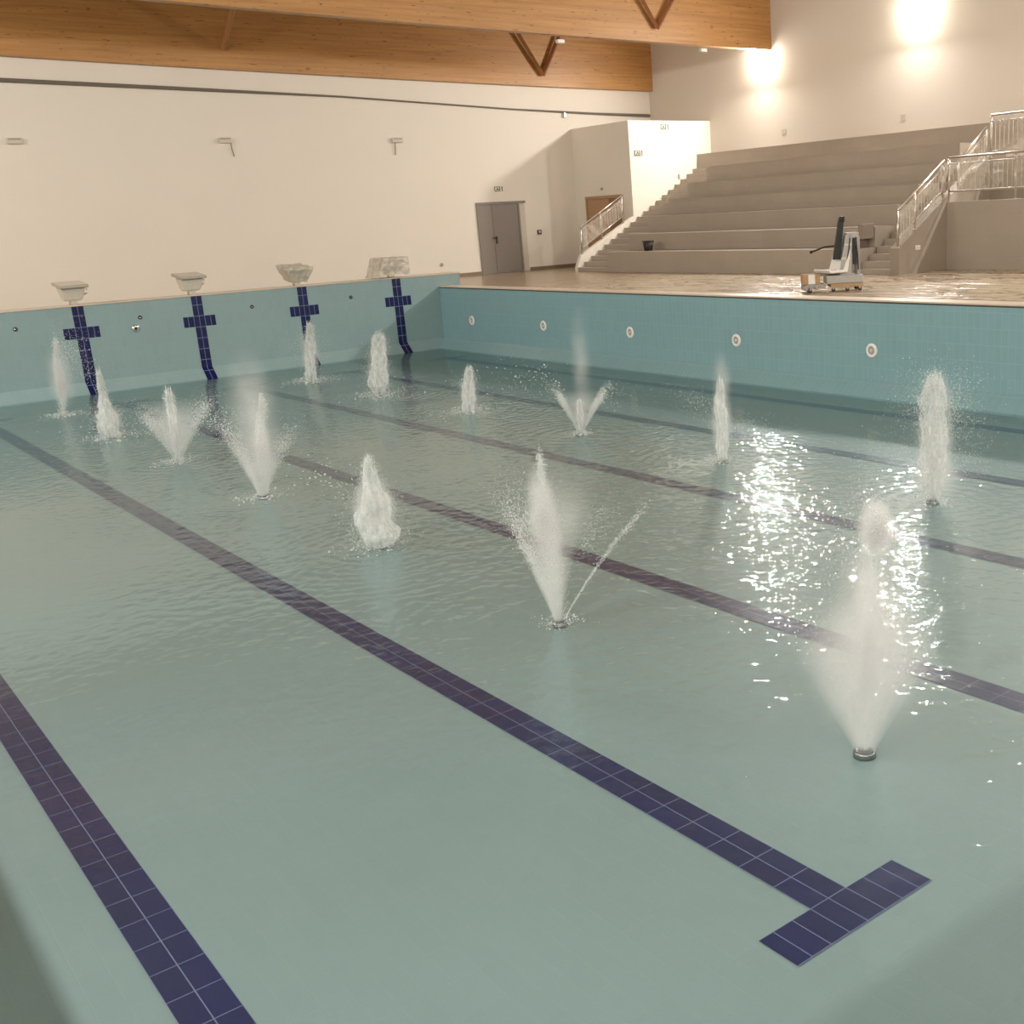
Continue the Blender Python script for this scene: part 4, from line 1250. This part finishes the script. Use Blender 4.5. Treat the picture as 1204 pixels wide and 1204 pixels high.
def field(lmin, lmax, power):
    """Random isotropic ripples, rms slope 1."""
    dx, dy = (x1 - x0) / (nx - 1), (y1 - y0) / (ny - 1)
    kx = np.fft.fftfreq(nx, dx)[None, :]; ky = np.fft.fftfreq(ny, dy)[:, None]
    k = np.hypot(kx, ky)
    amp = np.where((k > 1 / lmax) & (k < 1 / lmin), np.maximum(k, 1e-3) ** (-power), 0)
    h = np.fft.ifft2(np.fft.fft2(RNG.normal(0, 1, (ny, nx))) * amp).real
    gy, gx = np.gradient(h, dy, dx)
    return h / np.sqrt((gx ** 2 + gy ** 2).mean())
live *= hush
Z += live * (0.060 * field(0.075, 0.34, 1.5) + 0.012 * field(0.4, 1.6, 1.5))
Z = Z + WATER
me = bpy.data.meshes.new('pool_water')
me.vertices.add(nx * ny)
me.vertices.foreach_set('co', np.stack([X, Y, Z], -1).reshape(-1).astype(np.float32))
ii, jj = np.meshgrid(np.arange(nx - 1), np.arange(ny - 1))
a = (jj * nx + ii).reshape(-1)
quads = np.stack([a, a + 1, a + 1 + nx, a + nx], 1).astype(np.int32)
me.loops.add(quads.size)
me.loops.foreach_set('vertex_index', quads.reshape(-1))
me.polygons.add(len(quads))
me.polygons.foreach_set('loop_start', np.arange(0, quads.size, 4, dtype=np.int32))
me.polygons.foreach_set('loop_total', np.full(len(quads), 4, dtype=np.int32))
me.polygons.foreach_set('use_smooth', np.ones(len(quads), dtype=bool))
me.update(calc_edges=True)
at_ = me.attributes.new('liveliness', 'FLOAT', 'POINT')
at_.data.foreach_set('value', live.reshape(-1).astype(np.float32))
me.materials.append(M['water'])
wo = bpy.data.objects.new('pool_water', me)
COL.objects.link(wo)
wo['kind'] = 'structure'
wo['label'] = 'shallow rippled pale green water covering the pool floor'

# ------------------------------------------------------------------ camera
f_px = 1332.954
yaw, pitch, roll = 0.6899, 0.2613, -0.0549
fw = Vector((math.sin(yaw) * math.cos(pitch), math.cos(yaw) * math.cos(pitch), -math.sin(pitch)))
r = fw.cross(Vector((0, 0, 1))).normalized()
u = r.cross(fw)
r2 = r * math.cos(roll) + u * math.sin(roll)
u2 = -r * math.sin(roll) + u * math.cos(roll)
cam = bpy.data.cameras.new('camera')
cam.sensor_fit = 'HORIZONTAL'
cam.sensor_width = 36.0
cam.lens = 36.0 * f_px / 1204
cam.shift_x = (602 - 802.5) / 1204
cam.clip_start = 0.05
cam.clip_end = 200
co = bpy.data.objects.new('camera', cam)
COL.objects.link(co)
mw = Matrix(((r2.x, u2.x, -fw.x), (r2.y, u2.y, -fw.y), (r2.z, u2.z, -fw.z))).to_4x4()
mw.translation = Vector((-3.5105, -3.0565, 3.2476))
co.matrix_world = mw
SC.camera = co

# ------------------------------------------------------------------ world, view
w = bpy.data.worlds.new('world')
SC.world = w
w.use_nodes = True
bg = w.node_tree.nodes['Background'] if 'Background' in w.node_tree.nodes else w.node_tree.nodes.new('ShaderNodeBackground')
bg.inputs[0].default_value = (0.9, 0.85, 0.75, 1)
bg.inputs[1].default_value = 0.05
SC.view_settings.view_transform = 'Standard'
SC.view_settings.look = 'None'
SC.view_settings.exposure = 0.0
SC.cycles.max_bounces = 8
SC.cycles.diffuse_bounces = 4
SC.cycles.glossy_bounces = 3
SC.cycles.transparent_max_bounces = 24
SC.cycles.volume_bounces = 2
SC.cycles.sample_clamp_indirect = 4.0
SC.cycles.use_denoising = True
